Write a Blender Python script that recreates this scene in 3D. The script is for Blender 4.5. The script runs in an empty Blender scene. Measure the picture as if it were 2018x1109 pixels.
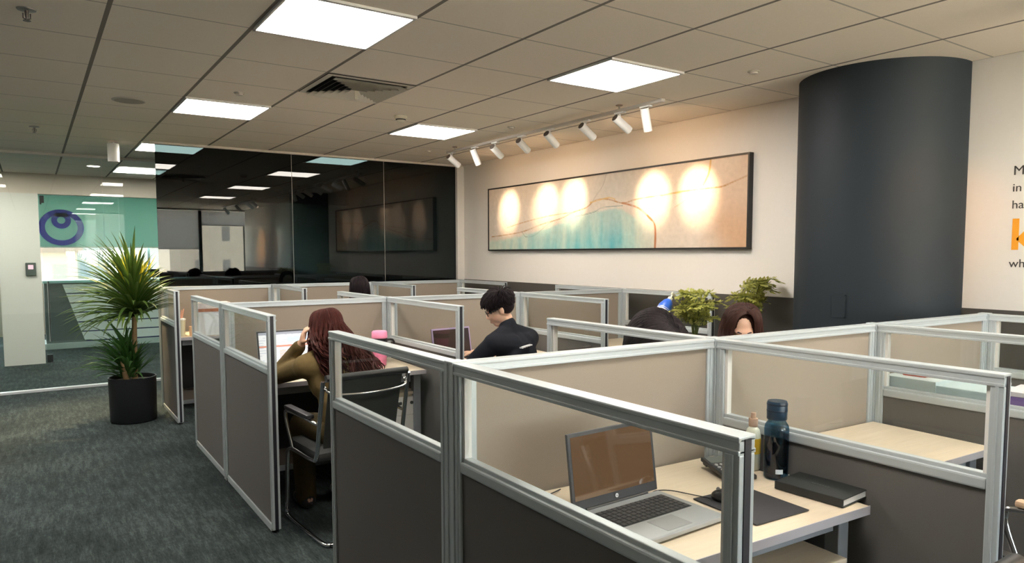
import bpy, bmesh, math, random
from mathutils import Vector, Matrix, Euler, noise
PI = math.pi
S = bpy.context.scene
COL = S.collection
rnd = random.Random(7)

# ------------------------------------------------------------------ camera, exposure, sky, sun
CAM_H = 1.53
ZC = 2.641                      # ceiling height
TILE = 0.61
TX0, TY0 = 0.61 * 0.551, 0.61 * 3.012   # ceiling grid origin
cam_d = bpy.data.cameras.new('camera')
cam = bpy.data.objects.new('camera', cam_d); COL.objects.link(cam)
yaw, pitch, roll = 0.5995, -0.0713, -0.0024
fw = Vector((math.sin(yaw) * math.cos(pitch), math.cos(yaw) * math.cos(pitch), math.sin(pitch)))
rt = Vector((math.cos(yaw), -math.sin(yaw), 0)); up = rt.cross(fw)
r2 = rt * math.cos(roll) + up * math.sin(roll); u2 = -rt * math.sin(roll) + up * math.cos(roll)
cam.matrix_world = Matrix(((r2.x, u2.x, -fw.x, 0), (r2.y, u2.y, -fw.y, 0), (r2.z, u2.z, -fw.z, CAM_H), (0, 0, 0, 1)))
cam_d.sensor_fit = 'HORIZONTAL'; cam_d.sensor_width = 36.0
cam_d.lens = 36.0 * 1383.4 / 2018.0
cam_d.shift_y = 42.3 / 2018.0
cam_d.clip_start = 0.05; cam_d.clip_end = 400
S.camera = cam
S.view_settings.view_transform = 'Standard'; S.view_settings.look = 'None'
S.view_settings.exposure = 1.15; S.view_settings.gamma = 1.0
S.view_settings.use_curve_mapping = False
S.cycles.max_bounces = 8; S.cycles.diffuse_bounces = 4; S.cycles.glossy_bounces = 4
S.cycles.transparent_max_bounces = 16; S.cycles.transmission_bounces = 6
S.cycles.sample_clamp_indirect = 4.0
S.cycles.caustics_reflective = False; S.cycles.caustics_refractive = False
S.cycles.use_denoising = True
LED = 15.5                      # strength of the ceiling panels

W = bpy.data.worlds.new('world'); S.world = W; W.use_nodes = True
bg = W.node_tree.nodes['Background']; wn, wl = W.node_tree.nodes, W.node_tree.links     # pale sky above the horizon, warm glow added below it to lift the ceiling
wtc = wn.new('ShaderNodeTexCoord'); wsp = wn.new('ShaderNodeSeparateXYZ'); wl.new(wtc.outputs['Generated'], wsp.inputs[0])
wr = wn.new('ShaderNodeValToRGB'); wl.new(wsp.outputs[2], wr.inputs[0])
wr.color_ramp.elements[0].position = 0.0; wr.color_ramp.elements[0].color = (1.0, 0.84, 0.68, 1)
wr.color_ramp.elements[1].position = 0.03; wr.color_ramp.elements[1].color = (0.46, 0.48, 0.52, 1)
wl.new(wr.outputs[0], bg.inputs[0]); bg.inputs[1].default_value = 17.0
sd = bpy.data.lights.new('sun', 'SUN'); sd.energy = 1.5; sd.color = (1, 0.86, 0.76); sd.angle = 0.01
so = bpy.data.objects.new('sun', sd); COL.objects.link(so); so.location = (0, -20, 40)
so.rotation_euler = Vector((0.3, 0.5, -1.0)).to_track_quat('-Z', 'Y').to_euler()

# ------------------------------------------------------------------ materials
def new_mat(name):
    m = bpy.data.materials.new(name); m.use_nodes = True
    return m, m.node_tree.nodes, m.node_tree.links, m.node_tree.nodes['Principled BSDF']
def mat(name, col, rough=0.5, metal=0.0, noise_amt=0.0, nscale=60.0, bump=0.0, spec=0.5, stretch=None, emit=None, estr=0, sss=0):
    m, N, L, P = new_mat(name)
    P.inputs['Base Color'].default_value = (*col, 1); P.inputs['Roughness'].default_value = rough
    P.inputs['Metallic'].default_value = metal; P.inputs['Specular IOR Level'].default_value = spec
    if sss:
        P.inputs['Subsurface Weight'].default_value = sss; P.inputs['Subsurface Radius'].default_value = (0.02, 0.008, 0.004)
        P.inputs['Subsurface Scale'].default_value = 0.3
    if emit:
        P.inputs['Emission Color'].default_value = (*emit, 1); P.inputs['Emission Strength'].default_value = estr
    if noise_amt or bump:
        tc = N.new('ShaderNodeTexCoord'); mp = N.new('ShaderNodeMapping'); nz = N.new('ShaderNodeTexNoise')
        L.new(tc.outputs['Object'], mp.inputs[0]); L.new(mp.outputs[0], nz.inputs[0])
        if stretch: mp.inputs['Scale'].default_value = stretch
        nz.inputs['Scale'].default_value = nscale; nz.inputs['Detail'].default_value = 4
        if noise_amt:
            mx = N.new('ShaderNodeMix'); mx.data_type = 'RGBA'
            mx.inputs[6].default_value = (*[c * (1 - noise_amt) for c in col], 1)
            mx.inputs[7].default_value = (*[min(1, c * (1 + noise_amt)) for c in col], 1)
            L.new(nz.outputs[0], mx.inputs[0]); L.new(mx.outputs[2], P.inputs['Base Color'])
        if bump:
            b = N.new('ShaderNodeBump'); b.inputs['Strength'].default_value = bump; b.inputs['Distance'].default_value = 0.002
            L.new(nz.outputs[0], b.inputs['Height']); L.new(b.outputs[0], P.inputs['Normal'])
    return m
def glass(name, tint, f0=0.03, rough=0.0, gcol=(1, 1, 1)):
    m, N, L, P = new_mat(name); N.remove(P)
    out = N['Material Output']; t = N.new('ShaderNodeBsdfTransparent'); g = N.new('ShaderNodeBsdfGlossy')
    t.inputs[0].default_value = (*tint, 1); g.inputs['Color'].default_value = (*gcol, 1); g.inputs['Roughness'].default_value = rough
    lw = N.new('ShaderNodeLayerWeight'); lw.inputs[0].default_value = 0.5
    p = N.new('ShaderNodeMath'); p.operation = 'POWER'; p.inputs[1].default_value = 8.5; L.new(lw.outputs['Facing'], p.inputs[0])
    q = N.new('ShaderNodeMath'); q.operation = 'MULTIPLY_ADD'; q.inputs[1].default_value = 1 - f0; q.inputs[2].default_value = f0; L.new(p.outputs[0], q.inputs[0])
    mx = N.new('ShaderNodeMixShader'); L.new(q.outputs[0], mx.inputs[0]); L.new(t.outputs[0], mx.inputs[1]); L.new(g.outputs[0], mx.inputs[2])
    L.new(mx.outputs[0], out.inputs[0])
    return m
def emitter(name, col, s):
    m, N, L, P = new_mat(name); N.remove(P)
    e = N.new('ShaderNodeEmission'); e.inputs[0].default_value = (*col, 1); e.inputs[1].default_value = s
    L.new(e.outputs[0], N['Material Output'].inputs[0]); return m

def ceiling_mat():
    m, N, L, P = new_mat('ceiling_tile')
    tc = N.new('ShaderNodeTexCoord'); sp = N.new('ShaderNodeSeparateXYZ'); L.new(tc.outputs['Object'], sp.inputs[0])
    def M(op, a, b=None):
        n = N.new('ShaderNodeMath'); n.operation = op
        for i, v in enumerate((a, b)):
            if v is None: continue
            if isinstance(v, (int, float)): n.inputs[i].default_value = v
            else: L.new(v, n.inputs[i])
        return n.outputs[0]
    def line(axis, off, w):
        u = M('DIVIDE', M('SUBTRACT', sp.outputs[axis], off), TILE)
        d = M('ABSOLUTE', M('SUBTRACT', M('FRACT', M('ADD', u, 0.5)), 0.5))
        return M('LESS_THAN', d, w / TILE)
    lx = line(0, TX0, 0.0105); ly = line(1, TY0, 0.0055)
    nz = N.new('ShaderNodeTexNoise'); nz.inputs['Scale'].default_value = 90; L.new(tc.outputs['Object'], nz.inputs[0])
    mx = N.new('ShaderNodeMix'); mx.data_type = 'RGBA'; L.new(nz.outputs[0], mx.inputs[0])
    mx.inputs[6].default_value = (0.88, 0.795, 0.685, 1); mx.inputs[7].default_value = (0.94, 0.855, 0.745, 1)
    m1 = N.new('ShaderNodeMix'); m1.data_type = 'RGBA'; L.new(ly, m1.inputs[0]); L.new(mx.outputs[2], m1.inputs[6]); m1.inputs[7].default_value = (0.50, 0.46, 0.40, 1)
    m2 = N.new('ShaderNodeMix'); m2.data_type = 'RGBA'; L.new(lx, m2.inputs[0]); L.new(m1.outputs[2], m2.inputs[6]); m2.inputs[7].default_value = (0.20, 0.18, 0.155, 1)
    L.new(m2.outputs[2], P.inputs['Base Color']); P.inputs['Roughness'].default_value = 0.9
    b = N.new('ShaderNodeBump'); b.inputs['Distance'].default_value = 0.004; b.inputs['Strength'].default_value = 0.5; b.invert = True
    L.new(M('MAXIMUM', lx, ly), b.inputs['Height']); L.new(b.outputs[0], P.inputs['Normal'])
    return m
def carpet_mat():
    m, N, L, P = new_mat('carpet')
    tc = N.new('ShaderNodeTexCoord')
    def nz(scale, st, det=5):
        mp = N.new('ShaderNodeMapping'); mp.inputs['Scale'].default_value = st; L.new(tc.outputs['Object'], mp.inputs[0])
        n = N.new('ShaderNodeTexNoise'); n.inputs['Scale'].default_value = scale; n.inputs['Detail'].default_value = det; n.inputs['Roughness'].default_value = 0.7
        L.new(mp.outputs[0], n.inputs[0]); return n.outputs[0]
    a = nz(5.0, (6.5, 0.9, 1)); c = nz(40, (3.5, 0.5, 1)); d = nz(1.3, (1, 1, 1), 2); e = nz(14.0, (0.9, 3.2, 1))
    def M(op, x, y):
        n = N.new('ShaderNodeMath'); n.operation = op
        for i, v in enumerate((x, y)):
            if isinstance(v, (int, float)): n.inputs[i].default_value = v
            else: L.new(v, n.inputs[i])
        return n.outputs[0]
    v = M('ADD', M('ADD', M('MULTIPLY', a, 0.36), M('MULTIPLY', c, 0.28)), M('ADD', M('MULTIPLY', d, 0.22), M('MULTIPLY', e, 0.14)))
    r = N.new('ShaderNodeValToRGB'); L.new(v, r.inputs[0])
    r.color_ramp.elements[0].position = 0.40; r.color_ramp.elements[0].color = (0.011, 0.016, 0.0168, 1)
    r.color_ramp.elements[1].position = 0.62; r.color_ramp.elements[1].color = (0.074, 0.092, 0.092, 1)
    k = r.color_ramp.elements.new(0.5); k.color = (0.028, 0.038, 0.0385, 1)
    L.new(r.outputs[0], P.inputs['Base Color']); P.inputs['Roughness'].default_value = 0.95; P.inputs['Specular IOR Level'].default_value = 0.15
    b = N.new('ShaderNodeBump'); b.inputs['Strength'].default_value = 0.6; b.inputs['Distance'].default_value = 0.004
    L.new(c, b.inputs['Height']); L.new(b.outputs[0], P.inputs['Normal'])
    return m
def building_mat(name, wall, win):
    m, N, L, P = new_mat(name)
    tc = N.new('ShaderNodeTexCoord'); sp = N.new('ShaderNodeSeparateXYZ'); L.new(tc.outputs['Object'], sp.inputs[0])
    cb = N.new('ShaderNodeCombineXYZ'); L.new(sp.outputs[0], cb.inputs[0]); L.new(sp.outputs[2], cb.inputs[1])
    br = N.new('ShaderNodeTexBrick'); L.new(cb.outputs[0], br.inputs[0]); br.offset = 0.0
    br.inputs['Color1'].default_value = (*win, 1); br.inputs['Color2'].default_value = (*[w * 1.4 for w in win], 1); br.inputs['Mortar'].default_value = (*wall, 1)
    br.inputs['Scale'].default_value = 0.3; br.inputs['Mortar Size'].default_value = 0.28; br.inputs['Brick Width'].default_value = 0.75; br.inputs['Row Height'].default_value = 0.95
    L.new(br.outputs[0], P.inputs['Base Color']); P.inputs['Roughness'].default_value = 0.9
    return m
def vcol_mat(name, rough=0.6):
    m, N, L, P = new_mat(name); a = N.new('ShaderNodeVertexColor'); a.layer_name = 'paint'
    L.new(a.outputs[0], P.inputs['Base Color']); P.inputs['Roughness'].default_value = rough; return m
def blind_mat(name, col, trans=0.5):
    m, N, L, P = new_mat(name); N.remove(P)
    d = N.new('ShaderNodeBsdfDiffuse'); t = N.new('ShaderNodeBsdfTranslucent'); mx = N.new('ShaderNodeMixShader')
    d.inputs[0].default_value = (*col, 1); t.inputs[0].default_value = (*col, 1); mx.inputs[0].default_value = trans
    L.new(d.outputs[0], mx.inputs[1]); L.new(t.outputs[0], mx.inputs[2]); L.new(mx.outputs[0], N['Material Output'].inputs[0]); return m

MT = dict(
    ceiling=ceiling_mat(), carpet=carpet_mat(),
    white_wall=mat('white_wall', (0.80, 0.77, 0.73), 0.7, noise_amt=0.02, nscale=30),
    lobby_wall=mat('lobby_wall', (0.68, 0.59, 0.51), 0.8, noise_amt=0.03, nscale=20),
    dado=mat('dado_paint', (0.075, 0.07, 0.065), 0.55), column=mat('column_paint', (0.0125, 0.0200, 0.0280), 0.62, spec=0.35, noise_amt=0.05, nscale=12),
    alu=mat('aluminium', (0.50, 0.555, 0.585), 0.36, metal=0.22, noise_amt=0.04, nscale=8),
    slot=mat('black_slot', (0.012, 0.012, 0.02), 0.5),
    fabric=mat('panel_fabric', (0.305, 0.262, 0.222), 0.95, noise_amt=0.10, nscale=420, bump=0.3, spec=0.1),
    fabric_dark=mat('panel_fabric_grey', (0.140, 0.135, 0.131), 0.95, noise_amt=0.10, nscale=420, bump=0.3, spec=0.1),
    pglass=glass('panel_glass', (0.95, 0.965, 0.955), 0.025),
    clear=glass('clear_glass', (0.93, 0.975, 0.96), 0.025),
    tint=glass('tinted_glass', (0.10, 0.125, 0.128), 0.027),
    wood=mat('desk_laminate', (0.64, 0.545, 0.42), 0.42, noise_amt=0.12, nscale=7, stretch=(1.2, 14, 6)),
    wood_end=mat('drawer_laminate', (0.60, 0.52, 0.41), 0.45, noise_amt=0.10, nscale=7, stretch=(1.2, 14, 6)),
    edge=mat('desk_edge', (0.48, 0.46, 0.50), 0.35, metal=0.25),
    leg=mat('desk_leg', (0.25, 0.27, 0.30), 0.45, metal=0.3), black=mat('black_plastic', (0.014, 0.015, 0.017), 0.42),
    softblack=mat('black_mesh', (0.02, 0.022, 0.022), 0.8, noise_amt=0.3, nscale=300, bump=0.3), chrome=mat('chrome', (0.72, 0.73, 0.75), 0.12, metal=1.0),
    white=mat('white_metal', (0.80, 0.79, 0.77), 0.4), offwhite=mat('off_white_plastic', (0.60, 0.55, 0.44), 0.5),
    led=emitter('led_diffuser', (1.0, 0.93, 0.83), LED),
    vent=mat('vent_metal', (0.60, 0.565, 0.49), 0.5), dark=mat('dark_hollow', (0.02, 0.02, 0.02), 0.9),
    frame=mat('black_frame', (0.012, 0.012, 0.013), 0.4),
)

# ------------------------------------------------------------------ mesh helpers
class MB:
    def __init__(s): s.bm = bmesh.new()
    def _mark(s): return len(s.bm.verts), len(s.bm.faces)
    def box(s, a, b, bev=0.0, mtx=None):
        g = bmesh.ops.create_cube(s.bm, size=1.0); vs = g['verts']
        c = [(a[i] + b[i]) / 2 for i in range(3)]; d = [abs(b[i] - a[i]) for i in range(3)]
        for v in vs: v.co = Vector((v.co.x * d[0] + c[0], v.co.y * d[1] + c[1], v.co.z * d[2] + c[2]))
        if bev > 0:
            es = list({e for v in vs for e in v.link_edges})
            r = bmesh.ops.bevel(s.bm, geom=es, offset=min(bev, min(d) * 0.45), segments=2, affect='EDGES', profile=0.6)
            vs = list({v for f in r['faces'] for v in f.verts} | {v for v in vs if v.is_valid})
        if mtx is not None:
            for v in vs: v.co = mtx @ v.co
        return vs
    def ring(s, c, x, y, r, n, ry=None):
        ry = r if ry is None else ry
        return [s.bm.verts.new(c + x * (r * math.cos(2 * PI * i / n)) + y * (ry * math.sin(2 * PI * i / n))) for i in range(n)]
    def tube(s, pts, r, n=8, caps=True, flat=1.0):
        pts = [Vector(p) for p in pts]; rs = r if isinstance(r, (list, tuple)) else [r] * len(pts)
        prev = None; ref = None
        for i, p in enumerate(pts):
            t = (pts[min(i + 1, len(pts) - 1)] - pts[max(i - 1, 0)])
            t = t.normalized() if t.length > 1e-9 else Vector((0, 0, 1))
            if ref is None:
                ref = Vector((0, 0, 1)) if abs(t.z) < 0.9 else Vector((1, 0, 0))
            x = (ref - t * ref.dot(t))
            if x.length < 1e-5: x = t.orthogonal()
            x.normalize(); y = t.cross(x); ref = x
            ring = s.ring(p, x, y, rs[i], n, rs[i] * flat)
            if prev:
                for k in range(n): s.bm.faces.new((prev[k], prev[(k + 1) % n], ring[(k + 1) % n], ring[k]))
            elif caps: s.bm.faces.new(ring[::-1])
            prev = ring
        if caps: s.bm.faces.new(prev)
    def lathe(s, prof, c=(0, 0, 0), n=32, mtx=None):
        c = Vector(c); prev = None; new = []
        for r, z in prof:
            ring = s.ring(c + Vector((0, 0, z)), Vector((1, 0, 0)), Vector((0, 1, 0)), max(r, 1e-4), n); new += ring
            if prev:
                for k in range(n): s.bm.faces.new((prev[k], prev[(k + 1) % n], ring[(k + 1) % n], ring[k]))
            else: s.bm.faces.new(ring[::-1])
            prev = ring
        s.bm.faces.new(prev)
        if mtx is not None:
            for v in new: v.co = mtx @ v.co
    def ell(s, c, r, n=16, mtx=None, rot=None):
        g = bmesh.ops.create_uvsphere(s.bm, u_segments=n, v_segments=max(6, n * 2 // 3), radius=1.0)
        M = Matrix.Translation(Vector(c)) @ (rot.to_4x4() if rot is not None else Matrix.Identity(4)) @ Matrix.Diagonal((*r, 1)) if not isinstance(r, (int, float)) else Matrix.Translation(Vector(c)) @ Matrix.Diagonal((r, r, r, 1))
        if mtx is not None: M = mtx @ M
        for v in g['verts']: v.co = M @ v.co
    def cone(s, a, b, ra, rb, n=12):     # round-ended tapered limb
        a = Vector(a); b = Vector(b); d = (b - a); L = d.length; d.normalize()
        pts, rs = [], []
        for k in range(4):
            t = (k + 0.35) / 4 * PI / 2; pts.append(a - d * ra * math.cos(t)); rs.append(ra * math.sin(t))
        for k in range(0, 5): pts.append(a + d * L * k / 4); rs.append(ra + (rb - ra) * k / 4)
        for k in range(4):
            t = (k + 0.65) / 4 * PI / 2; pts.append(b + d * rb * math.sin(t)); rs.append(rb * math.cos(t))
        s.tube(pts, rs, n)
    def quad(s, *ps): s.bm.faces.new([s.bm.verts.new(Vector(p)) for p in ps])
    def prism(s, poly, h0, h1, f):       # polygon extruded: f(u, v, h) -> point
        A = [s.bm.verts.new(Vector(f(u, v, h0))) for u, v in poly]; B = [s.bm.verts.new(Vector(f(u, v, h1))) for u, v in poly]
        n = len(poly); s.bm.faces.new(A[::-1]); s.bm.faces.new(B)
        for k in range(n): s.bm.faces.new((A[k], A[(k + 1) % n], B[(k + 1) % n], B[k]))
    def build(s, name, m, parent=None, smooth=False, loc=None, rz=None):
        bmesh.ops.recalc_face_normals(s.bm, faces=s.bm.faces)
        me = bpy.data.meshes.new(name); s.bm.to_mesh(me); s.bm.free()
        me.materials.append(m)
        if smooth:
            for p in me.polygons: p.use_smooth = True
            try: me.set_sharp_from_angle(angle=math.radians(50))
            except Exception: pass
        o = bpy.data.objects.new(name, me); COL.objects.link(o)
        if parent is not None: o.parent = parent
        if loc is not None: o.location = loc
        if rz is not None: o.rotation_euler.z = rz
        return o
def tag(o, label, cat, group=None):
    o['label'] = label; o['category'] = cat
    if group: o['group'] = group
    return o
def struct(o): o['kind'] = 'structure'; return o
def thing(name, label, cat, loc=(0, 0, 0), rz=0.0, group=None):
    o = bpy.data.objects.new(name, None); COL.objects.link(o); o.empty_display_size = 0.1
    o.location = loc; o.rotation_euler = (0, 0, rz); return tag(o, label, cat, group)
def copy_tree(o, loc, rz, label, group=None):
    r = o.copy(); COL.objects.link(r); r.location = loc; r.rotation_euler = (0, 0, rz); r['label'] = label
    if group: r['group'] = group
    def kids(src, dst):
        for ch in [c for c in bpy.data.objects if c.parent == src]:
            d = ch.copy(); COL.objects.link(d); d.parent = dst; kids(ch, d)
    kids(o, r); return r
def text_mesh(name, body, size, m, mtx, parent=None, depth=0.002, bold=0.0):
    cu = bpy.data.curves.new(name, 'FONT'); cu.body = body; cu.size = size; cu.extrude = depth; cu.offset = bold
    tmp = bpy.data.objects.new('tmp_text', cu); COL.objects.link(tmp)
    dg = bpy.context.evaluated_depsgraph_get(); me = bpy.data.meshes.new_from_object(tmp.evaluated_get(dg))
    bpy.data.objects.remove(tmp); me.name = name; me.materials.clear(); me.materials.append(m)
    o = bpy.data.objects.new(name, me); COL.objects.link(o)
    if parent is not None: o.parent = parent
    o.matrix_local = mtx; return o
def bez(pts, n=10):                      # smooth polyline through points (Catmull-Rom)
    P = [Vector(p) for p in pts]; out = []
    for i in range(len(P) - 1):
        p0, p1, p2, p3 = P[max(i - 1, 0)], P[i], P[i + 1], P[min(i + 2, len(P) - 1)]
        for k in range(n):
            t = k / n
            out.append(0.5 * ((2 * p1) + (p2 - p0) * t + (2 * p0 - 5 * p1 + 4 * p2 - p3) * t * t + (3 * p1 - p0 - 3 * p2 + p3) * t ** 3))
    return out + [P[-1]]

# ------------------------------------------------------------------ room shell
XW = 4.6; YG = 7.86; YC = 9.35; YP = 11.8; YF = 16.0; XL = -2.6; YB = -3.2
b = MB(); b.box((XL - .1, YB - .1, -0.1), (6.2, YF + .1, 0)); struct(b.build('floor', MT['carpet']))
b = MB(); b.box((XL - .1, YB - .1, ZC), (6.2, YF + .1, ZC + 0.1)); struct(b.build('ceiling', MT['ceiling']))
b = MB(); b.box((XW, YB - .1, 1.195), (XW + .15, YF + .1, ZC)); struct(b.build('wall_right', MT['white_wall']))
b = MB(); b.box((XW - .006, YB - .1, 0), (XW + .15, YF + .1, 1.195)); struct(b.build('trim_1', MT['dado']))
b = MB(); b.box((XL - .15, YB - .1, 0), (XL, YF + .1, ZC)); struct(b.build('wall_left', mat('grey_wall', (0.20, 0.20, 0.205), 0.7)))
b = MB(); b.box((XL, YB - .15, 0), (XW, YB, 0.95)); b.box((XL, YB - .15, 2.60), (XW, YB, ZC)); b.box((XL, YB - .15, .95), (1.15, YB, 2.60)); struct(b.build('wall_back', MT['white_wall']))
g = bpy.data.objects.new('window_5', None); COL.objects.link(g); struct(g)
b = MB(); b.box((1.15, YB - .09, .95), (XW, YB - .08, 2.60)); b.build('glass_pane', MT['clear'], g)
b = MB()
for x in (1.19, 2.35, 3.52): b.box((x - .04, YB - .12, .95), (x + .04, YB - .04, 2.60))
b.box((1.15, YB - .12, .95), (XW, YB - .04, .99)); b.build('window_frame', MT['frame'], g)
for x0, x1, zb, lb in ((1.23, 2.31, 1.66, 'grey roller blind on the rear window, left of the camera side mullion'), (2.39, 3.48, 1.66, 'grey roller blind on the middle rear window'), (3.56, 4.59, 2.25, 'grey roller blind half rolled on the rear window by the lettered wall')):
    t = thing('roller_blind', lb, 'blind', ((x0 + x1) / 2, YB - .03, 0)); w = (x1 - x0) / 2
    b = MB(); b.box((-w, -.002, zb), (w, .002, ZC - .05)); b.build('blind_cloth', bpy.data.materials.get('rear_blind') or blind_mat('rear_blind', (0.80, 0.80, 0.80), .62), t)
    b = MB(); b.box((-w, -.01, zb - .02), (w, .01, zb)); b.build('bottom_bar', MT['white'], t)
# round column half sunk in the right wall
b = MB(); b.lathe([(0.5, 0), (0.5, ZC)], (4.556, 2.443, 0), 96); struct(b.build('wall_column', MT['column'], smooth=True))
b = MB()
for a in (-1, 1): b.box((4.055, 2.41 + a * 0.045 - .003, 1.13), (4.063, 2.41 + a * 0.045 + .003, 1.27))
for z in (1.13, 1.264): b.box((4.055, 2.362, z), (4.063, 2.458, z + .006))
b.box((4.056, 2.365, 1.133), (4.062, 2.455, 1.266))
tag(b.build('access_plate', MT['column']), 'small flush rectangular plate low on the round dark grey column', 'plate')

# tinted glass front at the far end of the office
g = bpy.data.objects.new('window_1', None); COL.objects.link(g); struct(g)
xs = [1.06, 2.19, 3.05, 3.48 - .02, XW]; xs = [1.06, 2.42, 3.52, XW]
for i in range(3):
    b = MB(); b.box((xs[i] + .0025, YG, 0.04), (xs[i + 1] - .0025, YG + .012, ZC - 0.002)); b.build('glass_pane', MT['tint'], g)
for i in (1, 2):
    b = MB(); b.box((xs[i] - .0025, YG, 0.04), (xs[i] + .0025, YG + .012, ZC - .002)); b.build('silicone_joint', mat('joint', (0.30, 0.29, 0.27), 0.6), g)
b = MB(); b.box((1.06, YG - .02, 0), (XW - .005, YG + .03, 0.04)); b.build('floor_channel', MT['alu'], g)
b = MB(); b.box((1.02, YG - .035, ZC - .022), (XW, YG - .001, ZC)); struct(b.build('trim_2', mat('ceiling_trim', (0.66, 0.60, 0.53), 0.6)))
b = MB(); b.box((4.50, YG - .05, 0), (4.599, YG - .002, ZC - .024)); struct(b.build('trim_3', MT['white_wall']))
# clear glass wall to the lobby, with its ceiling header and floor channel
g = bpy.data.objects.new('window_2', None); COL.objects.link(g); struct(g)
for x0, x1 in ((XL, -1.35), (-1.345, 0.705), (0.71, 1.75)):
    b = MB(); b.box((x0, YC, 0.03), (x1, YC + .012, ZC - .03)); b.build('glass_pane', MT['clear'], g)
b = MB(); b.box((XL, YC - .03, 0), (1.75, YC + .03, 0.03), .004); b.build('floor_channel', mat('channel', (0.8, 0.84, 0.86), 0.3, metal=0.4), g)
b = MB(); b.box((XL, YC - .03, ZC - .03), (1.75, YC + .03, ZC)); b.build('header', mat('header_paint', (0.62, 0.58, 0.52), 0.6), g)
# lobby wall with door
b = MB(); b.box((XL, YP, 2.36), (XW, YP + .12, ZC)); struct(b.build('wall_lobby', MT['lobby_wall']))
b = MB(); b.box((-0.36, YP - .06, 0), (0.11, YP + .16, 2.36)); struct(b.build('wall_pier', mat('pier_paint', (0.70, 0.68, 0.64), 0.7)))
b = MB(); b.box((2.20, YP, 0), (2.32, YP + .1, 2.36)); struct(b.build('trim_4', MT['frame']))
g = bpy.data.objects.new('window_4', None); COL.objects.link(g); struct(g)
for x0, x1 in ((XL, -0.365), (1.10, 2.195), (2.325, XW)):
    b = MB(); b.box((x0, YP + .04, 0), (x1, YP + .052, 2.358)); b.build('glass_pane', MT['clear'], g)
door = bpy.data.objects.new('door_1', None); COL.objects.link(door); door.location = (0.13, YP + .046, 0); struct(door)
b = MB(); b.box((0, -.006, 0.01), (0.955, .006, 2.33)); b.build('glass_leaf', MT['clear'], door)
b = MB(); b.box((0.0, -.02, 2.24), (0.05, .02, 2.34), .003); b.box((0, -.02, 2.22), (.02, .02, 2.26)); b.build('top_hinge', MT['black'], door)
b = MB(); b.box((0.0, -.02, 0.005), (0.07, .02, 0.11), .003); b.build('floor_hinge', MT['black'], door)
b = MB(); b.tube([(0.05, -.06, .3), (0.05, -.06, 1.15)], .013, 10)
for z in (.45, 1.0): b.tube([(0.05, -.06, z), (0.05, 0.0, z)], .008, 8)
b.build('pull_handle', MT['chrome'], door, True)
# access control on the pier
t = thing('access_reader', 'small dark keypad reader with coloured display on the white pier', 'reader', (-0.01, YP - .0605, 1.32))
b = MB(); b.box((-.06, -.03, -.09), (.06, 0, .09), .008); b.build('housing', mat('reader_grey', (0.08, 0.10, 0.09), 0.3), t)
b = MB(); b.box((-.03, -.033, .0), (.03, -.029, .06)); b.build('display', emitter('reader_screen', (0.75, 0.45, 0.5), 0.8), t)
# far window wall with blinds
b = MB(); b.box((XL, YF, 0), (6.1, YF + .1, 0.98)); struct(b.build('wall_far', MT['lobby_wall']))
b = MB(); b.box((1.98, YF - .02, 0.98), (6.1, YF + .08, 1.22)); b.box((2.93, YF - .08, 0.98), (3.06, YF + .08, ZC)); struct(b.build('trim_5', MT['frame']))
g = bpy.data.objects.new('window_3', None); COL.objects.link(g); struct(g)
b = MB(); b.box((XL, YF + .03, .98), (6.1, YF + .04, ZC)); b.build('glass_pane', MT['clear'], g)
b = MB(); b.box((XL, YF + .02, .98), (6.1, YF + .06, 1.02))
for x in (-1.6, 1.98): b.box((x - .025, YF + .02, .98), (x + .025, YF + .06, ZC))
b.build('window_frame', MT['alu'], g)
TEAL = blind_mat('blind_fabric', (0.44, 0.70, 0.655), 0.10)
t = thing('roller_blind', 'pale green roller blind pulled halfway down behind the blue emblem', 'blind', (0, YF - .1, 0))
b = MB(); b.box((XL + .02, -.004, 1.665), (2.92, .004, ZC - .001)); b.build('blind_cloth', TEAL, t)
b = MB(); b.box((XL + .02, -.012, 1.645), (2.92, .012, 1.668)); b.build('bottom_bar', MT['white'], t)
t = thing('roller_blind', 'grey roller blind drawn a little way down beyond the tinted glass', 'blind', (0, YF - .1, 0))
b = MB(); b.box((3.08, -.004, 2.14), (5.4, .004, ZC - .001)); b.build('blind_cloth', blind_mat('blind_grey', (0.50, 0.52, 0.52), 0.3), t)
b = MB(); b.box((3.08, -.012, 2.12), (5.4, .012, 2.143)); b.build('bottom_bar', MT['white'], t)

# buildings far outside
def building(x0, x1, y, z0, z1, wall, win, label, roof=None, d=8):
    t = thing('building', label, 'building', ((x0 + x1) / 2, y, z0))
    w = (x1 - x0) / 2
    b = MB(); b.box((-w, 0, 0), (w, d, z1 - z0)); b.build('wall_block', building_mat('facade', wall, win), t)
    b = MB(); b.box((-w - .3, -.3, z1 - z0), (w + .3, d, z1 - z0 + .5)); b.box((-w * .4, 1, z1 - z0 + .5), (w * .1, 3, z1 - z0 + 1.6)); b.build('roof', mat('roof', roof or wall, 0.9), t)
building(-7, 2.2, 48, -14, 1.6, (0.0764, 0.0594, 0.0522), (0.045, 0.0406, 0.0406), 'wide pinkish low building outside behind the potted palm', (0.036, 0.0225, 0.0189))
building(-1, 6, 70, -14, 4.2, (0.0792, 0.0756, 0.072), (0.0406, 0.045, 0.0496), 'pale tall building outside above the pinkish roof')
building(5.2, 8.6, 50, -14, 2.2, (0.072, 0.0702, 0.072), (0.0316, 0.0378, 0.0496), 'whitish block with blue windows outside left of the black mullion')
building(9.3, 12.4, 46, -14, 3.0, (0.072, 0.0648, 0.0558), (0.0198, 0.0198, 0.0198), 'cream apartment block outside right of the black mullion')
building(13.2, 17.0, 46, -14, 3.3, (0.0702, 0.0666, 0.0612), (0.0224, 0.0224, 0.0244), 'beige apartment block outside, right neighbour of the cream one')
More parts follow.
